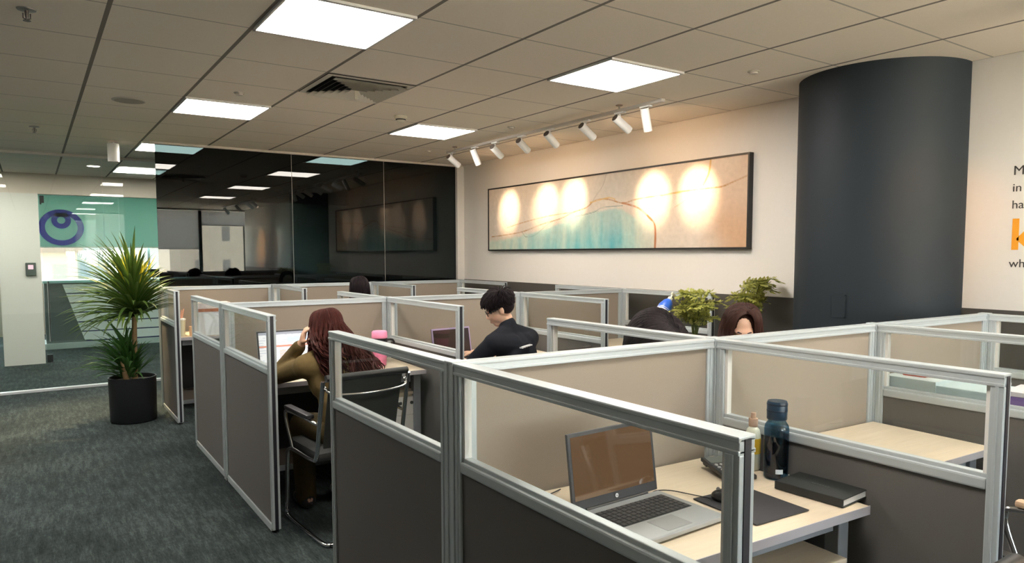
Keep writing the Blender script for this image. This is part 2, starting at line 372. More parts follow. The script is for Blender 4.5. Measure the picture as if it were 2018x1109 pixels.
building(11.5, 17.2, -62, -14, 5.2, (0.60, 0.55, 0.48), (0.20, 0.20, 0.20), 'beige apartment block outside the rear window, mirrored in the tinted glass', d=6)
building(17.6, 24, -62, -14, 4.4, (0.52, 0.50, 0.47), (0.16, 0.17, 0.18), 'greyer apartment block outside the rear window, right neighbour of the beige one', d=6)
b = MB(); b.box((-120, 40, -14.2), (160, 300, -14)); struct(b.build('ground', mat('street', (0.25, 0.25, 0.25), 0.9)))

# emblem on the blind: ring with a small drop ring
t = thing('emblem', 'round blue ring emblem with inner drop ring against the pale green blind', 'emblem', (0.50, YF - .12, 2.03))
NAVY = mat('emblem_blue', (0.035, 0.045, 0.42), 0.5)
def annulus(bm_, cx, cz, R, r, n=64, sq=1.0, y0=-.01, y1=0.0):
    for k in range(n):
        a0, a1 = 2 * PI * k / n, 2 * PI * (k + 1) / n
        P = [(cx + q * math.cos(a), cz + q * sq * math.sin(a)) for q, a in ((R, a0), (R, a1), (r, a1), (r, a0))]
        bm_.prism(P, y0, y1, lambda u, v, h: (u, h, v))
b = MB(); annulus(b, 0, 0, 0.365, 0.262, sq=0.93); b.build('outer_ring', NAVY, t)
b = MB(); annulus(b, 0, 0.135, 0.158, 0.066, 48, y0=-.02, y1=-.0105)
b.prism([(-.17, .27), (.17, .27), (.10, .20), (-.10, .20)], -.02, -.0105, lambda u, v, h: (u, h, v)); b.build('drop_ring', NAVY, t)

# reception desk in the lobby
t = thing('reception_desk', 'pale reception desk with dark blue grooves and a slanted grey end behind the glass door', 'desk', (0.15, 13.4, 0))
b = MB(); b.box((0, 0.06, 0.09), (2.9, .7, 1.06)); b.build('body', mat('reception_grey', (0.13, 0.15, 0.155), 0.6, noise_amt=0.15, nscale=4), t)
b = MB(); b.box((-.03, 0, 0), (2.93, .72, 0.09)); b.build('plinth', mat('plinth', (0.55, 0.62, 0.62), 0.5), t)
b = MB(); b.box((-.02, 0.03, 1.06), (2.92, .72, 1.10)); b.build('counter_top', mat('counter', (0.35, 0.60, 0.58), 0.4), t)
for k in range(6):
    z0, z1 = 0.115 + k * 0.157, 0.115 + k * 0.157 + 0.138
    f = lambda z: 0.53 - (z - 0.1) * 0.30
    b = MB(); b.prism([(f(z0), z0), (2.75, z0), (2.75, z1), (f(z1), z1)], 0.045, 0.06, lambda u, v, h: (u, h, v)); b.build('slat', mat('slat_white', (0.84, 0.86, 0.88), 0.5), t)
    b = MB(); b.prism([(f(z0 - .019) + .02, z0 - .019), (2.75, z0 - .019), (2.75, z0), (f(z0) + .02, z0)], 0.05, 0.06, lambda u, v, h: (u, h, v)); b.build('groove', mat('groove_blue', (0.02, 0.03, 0.12), 0.5), t)

# ------------------------------------------------------------------ ceiling fittings
def tile_xy(i, j): return TX0 + TILE * i, TY0 + TILE * j
def led(i, j, label, group='square ceiling light panels'):
    x, y = tile_xy(i, j)
    t = thing('ceiling_light', label, 'ceiling light', (x + TILE / 2, y + TILE / 2, ZC), 0, group)
    h = TILE / 2 - .006
    b = MB()
    for s in (-1, 1):
        b.box((-h, s * h - .012, -.012), (h, s * h + .012 * 0, 0) if s > 0 else (h, -h + .012, 0)); 
        b.box((min(s * h, s * (h - .012)), -h, -.012), (max(s * h, s * (h - .012)), h, 0))
    b.build('frame', MT['white'], t)
    b = MB(); b.box((-h + .012, -h + .012, -.009), (h - .012, h - .012, -.003)); b.build('diffuser', MT['led'], t)
led(1, 2, 'largest square light panel, cut by the top edge of the picture')
led(1, 6, 'square light panel in front of the left end of the tinted glass')
led(4, 2, 'square light panel between the track spotlights and the air vent')
led(4, 6, 'square light panel beside the smoke detector near the tinted glass')
led(1, 10, 'square light panel straddling the left edge of the tinted glass')
led(4, 10, 'square light panel seen dimly through the tinted glass')
led(-2, 14, 'added unseen light panel in the lobby above the pier, left of the picture')  # unseen panel added to brighten the lobby wall
led(1, 14, 'small bright light panel seen through the clear lobby glass')
led(1, 18, 'distant light panel above the reception desk behind the lobby door')
led(1, -2, 'square light panel over the nearest desk, above the picture'); led(4, -2, 'square light panel over the right-hand cubicles, above the picture')
led(-2, 4, 'added fill light panel over the aisle, left of the picture'); led(-2, 7, 'added fill light panel over the aisle opposite the palm, left of the picture'); led(-2, 10, 'added fill light panel over the aisle by the lobby glass, left of the picture')  # unseen panels added to light the aisle-side partition faces

# air vent
x, y = tile_xy(2, 4)
t = thing('air_vent', 'square louvred air vent in the ceiling between two light panels', 'air vent', (x + TILE / 2, y + TILE / 2, ZC))
b = MB(); h = TILE / 2 - .008
b.box((-h, -h, -.004), (h, h, -.001)); b.build('backing', MT['dark'], t)
def sqring(b, r0, z0, r1, z1):
    for k in range(4):
        a, c = k * PI / 2 + PI / 4, (k + 1) * PI / 2 + PI / 4; q = math.sqrt(2)
        P = lambda r, an, z: (r * q * math.cos(an), r * q * math.sin(an), z)
        b.quad(P(r0, a, z0), P(r0, c, z0), P(r1, c, z1), P(r1, a, z1))
        b.quad(P(r0, a, z0 + .003), P(r0, c, z0 + .003), P(r1, c, z1 + .003), P(r1, a, z1 + .003))
b = MB(); sqring(b, h, -.006, h - .035, -.008); b.build('frame', MT['vent'], t)
for k in range(6):
    r = h - .04 - k * 0.04
    b = MB(); sqring(b, r, -.03, r - .034, -.006); b.build('louvre', MT['vent'], t)
b = MB(); b.box((-.012, -.003, -.075), (.012, .003, -.012)); b.build('air_flag', MT['offwhite'], t)
# smoke detector, sprinklers, speaker, downlights
def smoke(x, y, label):
    t = thing('smoke_detector', label, 'smoke detector', (x, y, ZC))
    b = MB(); b.lathe([(.052, -.001), (.052, -.014), (.045, -.02)], n=28); b.build('base', MT['offwhite'], t, True)
    b = MB(); b.lathe([(.04, -.0205), (.036, -.038), (.022, -.05), (.004, -.053)], n=28); b.build('sensor_dome', MT['offwhite'], t, True)
    b = MB(); b.lathe([(.041, -.026), (.0415, -.031), (.039, -.034)], n=28); b.build('vent_slot', MT['dark'], t, True)
smoke(2.53, 5.30, 'round cream smoke detector above the vent-side light panel')
def sprinkler(x, y, label, s=1.0):
    t = thing('sprinkler', label, 'sprinkler', (x, y, ZC), 0, 'ceiling sprinklers')
    b = MB(); b.lathe([(.04 * s, -.0008), (.038 * s, -.006), (.018 * s, -.008)], n=24); b.build('escutcheon', mat('spr_plate', (0.30, 0.28, 0.26), 0.4, metal=.6), t, True)
    b = MB(); b.lathe([(.009, -.0085), (.008, -.03), (.005, -.045)], n=12); b.tube([(-.014, 0, -.02), (-.014, 0, -.042), (0, 0, -.05), (.014, 0, -.042), (.014, 0, -.02)], .003, 6)
    b.lathe([(.016, -.052), (.016, -.054)], n=16); b.build('head', mat('spr_head', (0.14, 0.12, 0.11), 0.4, metal=.6), t, True)
sprinkler(0.03, 3.95, 'dark sprinkler in the upper left corner of the ceiling')
sprinkler(0.07, 7.50, 'dark sprinkler on the ceiling near the lobby glass')
def concealed(x, y, label):
    t = thing('sprinkler', label, 'sprinkler', (x, y, ZC), 0, 'ceiling sprinklers')
    b = MB(); b.lathe([(.036, -.0008), (.036, -.005), (.030, -.007)], n=28); b.build('cover_rim', mat('cover_rim', (0.52, 0.47, 0.41), .6), t, True)
    b = MB(); b.lathe([(.024, -.0072), (.022, -.016), (.008, -.018)], n=24); b.build('cover_plate', mat('cover_plate', (0.66, 0.60, 0.53), .6), t, True)
concealed(1.24, 5.16, 'pale flush sprinkler just above the left light panel'); concealed(3.72, 2.80, 'pale flush sprinkler in front of the round column')
concealed(3.55, 5.2, 'small flush sprinkler beside the spotlight track'); concealed(3.62, 6.9, 'small flush sprinkler at the far end of the spotlight track')
t = thing('ceiling_speaker', 'flush round ceiling speaker above the potted palm', 'speaker', (.636, 5.85, ZC))
b = MB(); b.lathe([(.115, -.001), (.112, -.005), (.10, -.006)], n=40); b.build('rim', mat('spk_rim', (0.50, 0.47, 0.41), 0.6), t, True)
b = MB(); b.lathe([(.098, -.0062), (.098, -.0075)], n=40); b.build('grille', mat('spk_grille', (0.36, 0.33, 0.27), 0.8, noise_amt=.3, nscale=400), t, True)
def spot(name, loc, target, energy, size, blend=0.4, col=(1, 0.72, 0.42), rad=0.02, parent=None):
    l = bpy.data.lights.new(name, 'SPOT'); l.energy = energy; l.spot_size = size; l.spot_blend = blend; l.color = col; l.shadow_soft_size = rad
    o = bpy.data.objects.new(name, l); COL.objects.link(o); o.location = loc
    o.rotation_euler = (Vector(target) - Vector(loc)).to_track_quat('-Z', 'Y').to_euler(); return o
t = thing('ceiling_downlight', 'white cylinder downlight hanging from the ceiling above the potted palm', 'downlight', (.715, 8.02, ZC))
b = MB(); b.lathe([(.046, -.001), (.046, -.012), (.02, -.013)], n=24); b.build('ceiling_plate', mat('dl_plate', (0.62, 0.50, 0.42), 0.5), t, True)
b = MB(); b.lathe([(.012, -.0135), (.012, -.03)], n=12); b.lathe([(.05, -.028), (.052, -.032), (.052, -.205), (.046, -.206), (.044, -.19)], n=32); b.build('body', MT['white'], t, True)
b = MB(); b.lathe([(.043, -.1895), (.043, -.186)], n=24); b.build('lens', emitter('dl_lens', (1, .75, .45), 6), t)
spot('downlight_beam', (.715, 8.02, ZC - .22), (.66, 7.45, 0), 190, 1.3, 0.8, (1, .74, .38))
t = thing('recessed_downlight', 'small round recessed downlight glowing in the lobby ceiling', 'downlight', (.70, 10.4, ZC))
b = MB(); b.lathe([(.085, -.001), (.085, -.006), (.07, -.007)], n=28); b.build('rim', MT['white'], t, True)
b = MB(); b.lathe([(.069, -.0072), (.069, -.008)], n=28); b.build('lens', emitter('rd_lens', (1, .85, .68), 9), t)

# spotlight track and its eight heads
def track(x, z, y0, y1, stems, label):
    t = thing('light_track', label, 'light track', (x, y0, z))
    L = y1 - y0
    b = MB(); b.box((-.018, 0, 0), (.018, L, .022), .002); b.build('rail', mat('track_grey', (0.50, 0.46, 0.41), 0.5), t)
    for yy in stems:
        b = MB(); b.tube([(0, yy - y0, .022), (0, yy - y0, ZC - z - .006)], .006, 8); b.build('stem', MT['vent'], t)
        b = MB(); b.lathe([(.028, 0), (.024, -.006)], (0, yy - y0, ZC - z - .0005), 20); b.build('ceiling_rose', mat('rose', (0.22, 0.16, 0.12), 0.5), t)
def head(x, y, z, target, label, power, grp='track spotlights along the painting wall', size=0.60, col=(1, 0.72, 0.46), blend=1.0):
    p = Vector((x, y, z - .075)); d = (Vector(target) - p).normalized()
    t = thing('track_spotlight', label, 'spotlight', (x, y, z), 0, grp)
    b = MB(); b.box((-.016, -.05, -.012), (.016, .05, -.0005), .002); b.build('adapter', MT['white'], t)
    b = MB(); b.tube([(0, 0, -.012), (0, 0, -.05)], .006, 8); b.tube([(0, 0, -.05), (0, 0, -.075)], .009, 8); b.build('arm', MT['white'], t, True)
    q = Vector((0, 0, 1)).rotation_difference(-d).to_matrix().to_4x4()     # local +z of the can points to its rear
    M = Matrix.Translation(Vector((0, 0, -.075))) @ q
    b = MB(); b.lathe([(.027, -.105), (.031, -.108), (.0315, -.1), (.0315, .055), (.029, .058)], n=28, mtx=M); b.build('can', MT['white'], t, True)
    b = MB(); b.lathe([(.0285, .0585), (.027, .0595)], n=24, mtx=M); b.build('rear_cap', mat('head_rear', (0.06, 0.045, 0.035), 0.6), t)
    b = MB(); b.lathe([(.0265, -.1055), (.026, -.1045)], n=24, mtx=M); b.build('lens', emitter('head_lens', (1, .8, .55), 5 if power else .3), t)
    if power:
        spot('spot_beam', p + d * .112, target, power, size, blend, col)
        spot('spot_spill', p + d * .112, target + (Vector((0, 0, .12)) if isinstance(target, Vector) else Vector((0, 0, 0))) if isinstance(target, Vector) else (target[0], target[1], target[2] + .15), power * .06, 2.5, 1.0, (1, .60, .30))
track(3.72, 2.588, 3.55, 6.66, (4.0, 6.5), 'white spotlight track hung along the painting wall')
P5 = 58
HD = [(6.56, (4.56, 6.72, 2.02), P5, 'spotlight at the far end of the track, tilted to the painting'),
      (6.10, (4.50, 6.14, 0.9), 0, 'second spotlight from the far end of the track, pointing steeply down'),
      (5.72, (4.56, 6.02, 2.04), P5, 'third spotlight from the far end of the track, tilted to the painting'),
      (5.28, (4.56, 5.56, 2.06), P5, 'fourth spotlight from the far end of the track, above the teal paint'),
      (4.86, (4.56, 5.05, 1.98), 0, 'fourth spotlight from the near end of the track, unlit'),
      (4.39, (4.56, 4.46, 2.02), P5 * 1.15, 'third spotlight from the near end of the track, tilted to the painting'),
      (3.99, (4.56, 3.95, 2.02), P5 * 1.15, 'second spotlight from the near end of the track, below the ceiling rose'),
      (3.72, (4.30, 3.86, 0.8), 0, 'spotlight at the near end of the track, pointing steeply down')]
for y, tg, pw, lb in HD: head(3.72, y, 2.588, tg, lb, pw)
track(3.72, 2.588, -1.6, 1.3, (-1.2, 1.0), 'spotlight track aimed at the lettered wall, right of the picture')
for y, tg, pw, lb in [(1.15, (4.35, 1.98, 1.75), 12, 'spotlight aimed at the near side of the round column'), (.75, (4.59, .95, 1.75), 6, 'spotlight aimed at the wall lettering'),
                      (-.2, (4.59, -.2, 1.7), 40, 'spotlight aimed at the wall right of the lettering'), (-1.3, (4.59, -1.75, 1.7), 320, 'spotlight at the rear end of the second track')]:
    head(3.72, y, 2.588, tg, lb, pw, 'spotlights on the second track', 0.8, (1, .42, .09))

# ------------------------------------------------------------------ painting
PY0, PY1, PZ0, PZ1 = 3.445, 7.165, 1.556, 2.292
t = thing('painting', 'long framed abstract painting in teal, beige and rust with gold veins', 'painting', (4.599, PY0, PZ0))
PW, PH = PY1 - PY0, PZ1 - PZ0
b = MB()
b.box((-.05, 0, 0), (0, .014, PH)); b.box((-.05, PW - .014, 0), (0, PW, PH)); b.box((-.05, 0.014, 0), (0, PW - .014, .014)); b.box((-.05, 0.014, PH - .014), (0, PW - .014, PH)); b.box((-.012, .01, .01), (0, PW - .01, PH - .01))
b.build('frame', MT['frame'], t)
VE = {'main': ([(7.091, 1.72), (6.5, 1.76), (6.087, 1.837), (5.77, 1.883), (5.561, 1.939), (5.362, 1.974), (5.226, 2.038), (5.042, 2.035), (4.84, 1.988), (4.673, 2.011), (4.402, 2.026), (4.088, 2.043), (3.856, 2.048), (3.709, 2.051), (3.603, 2.078), (3.468, 2.116)], .010, (0.40, 0.20, 0.06)),
      'b': ([(6.758, 1.819), (6.428, 1.87), (5.958, 1.92), (5.561, 1.939)], .009, (0.48, 0.25, 0.09)),
      'c': ([(6.464, 1.769), (6.393, 1.706), (6.221, 1.723), (5.958, 1.843), (5.71, 1.899)], .005, (0.20, 0.24, 0.22)),
      'd': ([(5.07, 2.279), (5.121, 2.17), (5.226, 2.073), (5.28, 2.014)], .006, (0.24, 0.22, 0.19)),
      'e': ([(4.84, 1.988), (4.648, 1.936), (4.509, 1.847), (4.43, 1.764), (4.427, 1.57)], .016, (0.42, 0.13, 0.02)),
      'f': ([(3.823, 2.272), (3.84, 2.171), (3.894, 2.08)], .014, (0.55, 0.33, 0.10)),
      'g': ([(4.208, 1.912), (4.087, 1.966), (3.989, 2.036)], .005, (0.50, 0.36, 0.20)),
      'h': ([(5.532, 1.892), (5.252, 1.924), (5.119, 1.961), (4.84, 1.963)], .006, (0.16, 0.26, 0.26)),
      'gold': ([(5.30, 2.02), (5.05, 2.05), (4.95, 2.03)], .012, (0.62, 0.40, 0.12)), 'gold2': ([(4.36, 2.02), (4.2, 2.036), (4.06, 2.045)], .013, (0.62, 0.42, 0.14))}
VE = {k: (bez([(0, *p) for p in v[0]], 5), v[1], v[2]) for k, v in VE.items()}
TE = [(7.165, 1.672), (6.5, 1.729), (6.087, 1.798), (5.532, 1.892), (5.172, 1.946), (4.864, 1.947), (4.60, 1.83), (4.44, 1.72), (4.42, 1.5), (3.4, 1.4)]
def interp(T, y):
    for (a, za), (c, zc) in zip(T[:-1], T[1:]):
        if c <= y <= a: return za + (zc - za) * (a - y) / (a - c)
    return T[-1][1]
def sst(a, c, x): t_ = max(0, min(1, (x - a) / (c - a))); return t_ * t_ * (3 - 2 * t_)
def mixc(a, c, f): return tuple(p + (q - p) * f for p, q in zip(a, c))
def paint(y, z):
    n1 = noise.fractal(Vector((y * 1.3, z * 2.2, 0)), 1.0, 2.0, 5); n2 = noise.fractal(Vector((y * 9, z * 2.0, 4)), .9, 2.0, 5); n3 = noise.fractal(Vector((y * 22, z * 22, 8)), .8, 2.0, 3)
    base = mixc((0.62, 0.57, 0.51), (0.72, 0.62, 0.52), .5 + n1 * .6)
    base = mixc(base, (0.58, 0.36, 0.22), sst(4.1, 3.55, y + n1 * .3) * (.55 + .4 * sst(2.1, 1.65, z)))
    base = mixc(base, (0.50, 0.48, 0.44), sst(.5, .1, abs(y - 4.95)) * sst(1.95, 2.1, z) * .7)
    edge = interp(TE, y); dz = edge - z
    tl = sst(-.01, .035, dz + n2 * .02)
    teal = mixc((0.16, 0.50, 0.53), (0.50, 0.66, 0.58), max(0, min(1, .45 + n2 * .7 + sst(.9, 1.9, abs(y - 5.2)) * .5 - sst(5.0, 4.86, y) * -.3)))
    teal = mixc(teal, (0.08, 0.38, 0.46), sst(.22, 0, abs(y - 4.98)) * .6)
    pale = mixc(teal, (0.66, 0.62, 0.50), sst(.35, .08, dz + .0) * .35)
    c = mixc(base, pale, tl * (1 - .55 * sst(4.75, 4.5, y)))
    c = mixc(c, tuple(q * 1.15 for q in c), n3 * .5)
    for pl, w, vc in VE.values():
        ys = [p.y for p in pl]
        if not (min(ys) - .05 < y < max(ys) + .05): continue
        dm = 9; q = Vector((0, y, z))
        for p0, p1 in zip(pl[:-1], pl[1:]):
            if abs(p0.y - y) > .3: continue
            e = p1 - p0; L2 = e.length_squared
            s_ = max(0, min(1, (q - p0).dot(e) / L2)) if L2 > 0 else 0
            dm = min(dm, (q - p0 - e * s_).length)
        wv = w * (0.75 + .6 * abs(n2))
        c = mixc(c, vc, max(.35, min(.95, .78 + .8 * n2 + .3 * n3)) * sst(wv, wv * .3, dm))
    return tuple(max(0.01, min(1, v)) for v in c)
nu, nv = 520, 104
vs, fs, cs = [], [], []
for j in range(nv + 1):
    for i in range(nu + 1):
        yy, zz = .013 + (PW - .026) * i / nu, .013 + (PH - .026) * j / nv
        vs.append((-.042, yy, zz)); cs.append(paint(PY0 + yy, PZ0 + zz))
for j in range(nv):
    for i in range(nu):
        a = j * (nu + 1) + i; fs.append((a, a + nu + 1, a + nu + 2, a + 1))
me = bpy.data.meshes.new('canvas'); me.from_pydata(vs, [], fs); at = me.color_attributes.new('paint', 'FLOAT_COLOR', 'POINT')
for k, c in enumerate(cs): at.data[k].color = (*c, 1)
me.materials.append(vcol_mat('canvas_paint', .55)); o = bpy.data.objects.new('canvas', me); COL.objects.link(o); o.parent = t

# lettering on the right wall
t = thing('wall_lettering', 'dark and orange lettering on the white wall right of the column', 'lettering', (4.5995, 1.71, 1.44))
DK = mat('letter_dark', (0.055, 0.05, 0.045), 0.6); OR = mat('letter_orange', (0.85, 0.36, 0.02), 0.5)
MR = lambda y, z: Matrix(((0, 0, -1, 0), (-1, 0, 0, y), (0, 1, 0, z), (0, 0, 0, 1)))
for s_, z_, sz, m_, bo in (('M', 1.961, .074, DK, 0), ('in', 1.868, .066, DK, 0), ('ha', 1.773, .066, DK, 0), ('k', 1.546, .24, OR, .006), ('wh', 1.442, .066, DK, 0)):
    text_mesh('letters', s_, sz, m_, MR(0, z_ - 1.44), t, .0015, bo)

# ------------------------------------------------------------------ partitions
TH = .048
def panel(p0, p1, label, kind='glass', top=1.2, group='office partition panels', free_end=False, zg=(0.918, 1.166)):
    p0 = Vector((*p0, 0)); p1 = Vector((*p1, 0)); d = p1 - p0; L = d.length; rz = math.atan2(d.y, d.x)
    t = thing('partition_panel', label, 'partition', p0, rz, group)
    h = TH / 2
    b = MB()
    z0r = zg[1]
    b.box((0, -h + .002, z0r), (L, h - .002, top - .004), .003); b.box((0, -h, top - .012), (L, h, top), .003); b.box((0, -h - .0008, z0r - .001), (L, h + .0008, z0r + .008), .002)
    sw = .034
    for x0 in (0, L - sw):
        b.box((x0, -h + .002, 0.02), (x0 + sw, h - .002, z0r), .003)
        b.box((x0 + sw * .38, -h - .001, 0.03), (x0 + sw * .62, h + .001, z0r), .002)
    b.box((sw, -h + .002, 0.005), (L - sw, h - .002, .045), .003)
    if kind == 'glass':
        b.box((sw, -h + .001, zg[0] - .045), (L - sw, h - .001, zg[0] - .012), .006); b.box((sw, -h + .010, zg[0] - .015), (L - sw, h - .010, zg[0]), .003)
    b.build('frame', MT['alu'], t)
    zf = zg[0] - .045 if kind == 'glass' else z0r
    b = MB(); b.box((sw, -.014, .045), (L - sw, .014, zf)); b.build('fabric_infill', MT['fabric_dark' if kind == 'glass' else 'fabric'], t)
    if kind == 'glass':
        b = MB(); bw = .012
        b.box((sw, -.012, zg[0]), (sw + bw, .012, zg[1])); b.box((L - sw - bw, -.012, zg[0]), (L - sw, .012, zg[1]))
        b.build('glazing_bead', MT['white'], t)
        b = MB(); b.box((sw + bw, -.003, zg[0] - .002), (L - sw - bw, .003, zg[1] + .002)); b.build('glass_pane', MT['pglass'], t)
    if free_end:
        b = MB(); b.box((L - .0005, -.009, .02), (L + .002, .009, top - .006)); b.build('end_slot', MT['slot'], t)
    return t
def post(x, y, label, h=1.203):
    t = thing('partition_post', label, 'post', (x, y, 0), 0, 'partition corner posts')
    b = MB(); q = .026
    b.box((-q + .004, -q + .004, 0), (q - .004, q - .004, h - .008))
    for sx in (-1, 1):
        for sy in (-1, 1): b.box((sx * q, sy * q, 0), (sx * (q - .016), sy * (q - .016), h - .006), .003)
    b.build('shaft', MT['alu'], t)
    b = MB(); b.box((-q, -q, h - .008), (q, q, h), .003); b.build('cap', MT['alu'], t)
    return t
N = [(1.055, 1.85), (2.17, 1.785), (3.21, 1.725), (4.21, 1.665)]
Mn = [(1.05, 4.95), (2.21, 4.88), (3.38, 4.81), (4.47, 4.745)]
K = [(1.05, 7.72), (2.137, 7.665), (3.25, 7.605), (4.39, 7.55)]
def inset(a, c, e=.027):
    a = Vector(a); c = Vector(c); d = (c - a).normalized() * e; return tuple(a + d), tuple(c - d)
def spine(A, i, label): panel(*inset(A[i], A[i + 1]), label, 'full')
def arm(A, i, y, label, x=None):
    x0, y0 = A[i]; s = 1 if y > y0 else -1
    panel((x0, y0 + s * .027), (x0, y), label, 'glass', free_end=True)
spine(N, 0, 'beige fabric partition behind the open laptop'); spine(N, 1, 'beige fabric partition in line behind the blue water bottle'); spine(N, 2, 'beige fabric partition in front of the round column')
arm(N, 0, .790, 'nearest glass-topped partition, in front of the open laptop'); arm(N, 0, 2.90, 'dark-faced glass-topped partition in front of the seated person in khaki')
arm(N, 1, .795, 'glass-topped partition behind the blue water bottle and notebook'); arm(N, 1, 2.83, 'glass-topped partition in front of the dark-haired head and blue bottle cap')
arm(N, 2, .74, 'glass-topped partition in front of the white paper box'); arm(N, 3, .70, 'glass-topped partition by the lettered wall at the right edge')
spine(Mn, 0, 'beige fabric partition facing the long-haired person'); spine(Mn, 1, 'beige fabric partition facing the person in black'); spine(Mn, 2, 'beige fabric partition left of the sanitizer bottle, seen above the person in black')
arm(Mn, 0, 3.82, 'aisle-side glass-topped partition left of the seated person in khaki'); arm(Mn, 0, 6.0, 'aisle-side glass-topped partition with the snake plant behind it')
arm(Mn, 1, 3.80, 'glass-topped partition between the pink tumbler and the person in black'); arm(Mn, 1, 5.90, 'glass-topped partition below the black-haired head at the back')
arm(Mn, 2, 3.75, 'glass-topped partition just right of the person in black'); arm(Mn, 2, 5.85, 'glass-topped partition behind the head of the person in black')
arm(Mn, 3, 3.70, 'glass-topped partition behind the sanitizer bottle, along the white wall'); arm(Mn, 3, 5.72, 'glass-topped partition along the white wall under the middle of the painting')
spine(K, 0, 'beige fabric partition along the tinted glass, nearest the palm'); spine(K, 1, 'beige fabric partition along the middle of the tinted glass'); spine(K, 2, 'beige fabric partition along the right end of the tinted glass')
arm(K, 0, 6.80, 'aisle-side glass-topped partition right behind the potted palm'); arm(K, 1, 6.62, 'glass-topped partition in the back row, left of the black-haired head')
arm(K, 2, 6.55, 'glass-topped partition in the back row, right of the black-haired head'); arm(K, 3, 6.55, 'glass-topped partition at the back under the far end of the painting')
for A, nm in ((N, 'front row'), (Mn, 'middle row'), (K, 'back row by the tinted glass')):
    for (x, y), w in zip(A, ('on the aisle', 'second from the aisle', 'third from the aisle', 'nearest the white wall')):
        post(x, y, f'square aluminium post of the {nm}, {w}')

# ------------------------------------------------------------------ desks, drawers
def desk(x0, x1, yback, depth, label, flip=False, slope=-.06):
    t = thing('desk', label, 'desk', (x0, yback, 0), math.atan(slope) + (PI if flip else 0), 'cubicle desks')
    if flip: t.location = (x1, yback + slope * (x1 - x0), 0)
    w = x1 - x0
    b = MB(); b.box((0, -depth, .726), (w, 0, .75), .002); b.build('desk_top', MT['wood'], t)
    b = MB(); b.box((0, -depth - .003, .724), (w, -depth, .752), .001); b.build('edge_band', MT['edge'], t)
    b = MB(); b.box((.09, -depth + .06, .67), (w - .09, -depth + .10, .725)); b.box((.05, -.1, .67), (w - .05, -.06, .725)); b.build('under_frame', MT['leg'], t)
    for lx in (.02, w - .068):
        for ly in (-depth + .055, -.11):
            b = MB(); b.box((lx, ly, 0), (lx + .05, ly + .05, .725), .004); b.build('leg', MT['leg'], t)
    b = MB(); b.box((.1, -.05, .18), (w - .1, -.03, .72)); b.build('modesty_panel', MT['black'], t)
    return t
g_ = .03
desk(1.055 + g_, 2.17 - g_, 1.82, .635, 'pale wood desk carrying the open laptop and calculator')
desk(2.17 + g_, 3.21 - g_, 1.757, .51, 'empty pale wood desk beyond the blue water bottle')
desk(3.21 + g_, 4.21 - g_, 1.697, .60, 'pale wood desk holding the white paper box')
desk(1.055 + g_, 2.17 - g_, 1.873, .60, 'pale wood desk hidden behind the laptop partition', True)
desk(2.17 + g_, 3.21 - g_, 1.812, .60, 'pale wood desk where two dark-haired people sit', True)
desk(1.05 + g_, 2.21 - .012, 4.92, .68, 'pale wood desk with the pink tumbler in front of the person in khaki')
desk(2.21 + g_, 3.38 - g_, 4.85, .62, 'pale wood desk in front of the person in black')
desk(3.38 + g_, 4.47 - g_, 4.78, .60, 'pale wood desk right of the person in black')
desk(1.05 + g_, 2.21 - g_, 4.98, .60, 'pale wood desk with the snake plant', True)
desk(2.21 + g_, 3.38 - g_, 4.91, .60, 'pale wood desk behind the partition the person in black faces', True)
desk(1.05 + g_, 2.137 - g_, 7.69, .60, 'pale wood desk with the two tumblers near the palm')
desk(2.137 + g_, 3.25 - g_, 7.635, .60, 'pale wood desk of the black-haired person at the back')
desk(3.25 + g_, 4.39 - g_, 7.575, .60, 'pale wood desk at the back under the painting')
def pedestal(x, y, label, w=.42, d=.5, h=.6, rz=0):
    t = thing('drawer_pedestal', label, 'drawer unit', (x, y, 0), rz, 'under-desk drawer units')
    b = MB(); b.box((-w / 2, -d / 2 + .018, .06), (w / 2, d / 2, h - .018)); b.build('carcass', MT['wood_end'], t)
    b = MB(); b.box((-w / 2 - .004, -d / 2 - .002, h - .018), (w / 2 + .004, d / 2, h), .002); b.build('top_board', MT['wood_end'], t)
    z = .07
    for hh in (.25, .125, .125):
        f = MB(); f.box((-w / 2 + .002, -d / 2, z), (w / 2 - .002, -d / 2 + .017, z + hh - .004), .002); fo = f.build('drawer', mat('drawer_front', (0.55, 0.53, 0.52), 0.45), t)
        k = MB(); k.box((-.06, -d / 2 - .012, z + hh * .5 - .006), (.06, -d / 2 - .0005, z + hh * .5 + .006), .004); k.build('handle', MT['alu'], fo)
        z += hh
    k = MB(); k.lathe([(.011, 0), (.011, .006), (.005, .007)], n=16, mtx=Matrix.Translation((w / 2 - .04, -d / 2 - .0005, z - .045)) @ Matrix.Rotation(PI / 2, 4, 'X')); k.build('lock', MT['black'], t)
    for sx in (-1, 1):
        for sy in (-1, 1):
            k = MB(); k.tube([(sx * (w / 2 - .05) - .012, sy * (d / 2 - .06), .028), (sx * (w / 2 - .05) + .012, sy * (d / 2 - .06), .028)], .028, 14); k.tube([(sx * (w / 2 - .05), sy * (d / 2 - .06), .03), (sx * (w / 2 - .05), sy * (d / 2 - .06), .06)], .008, 8); k.build('castor', MT['black'], t)
pedestal(1.815, 1.405, 'pale drawer unit under the laptop desk', rz=-.06)
pedestal(1.91, 4.50, "pale drawer unit under the desk of the person in khaki")
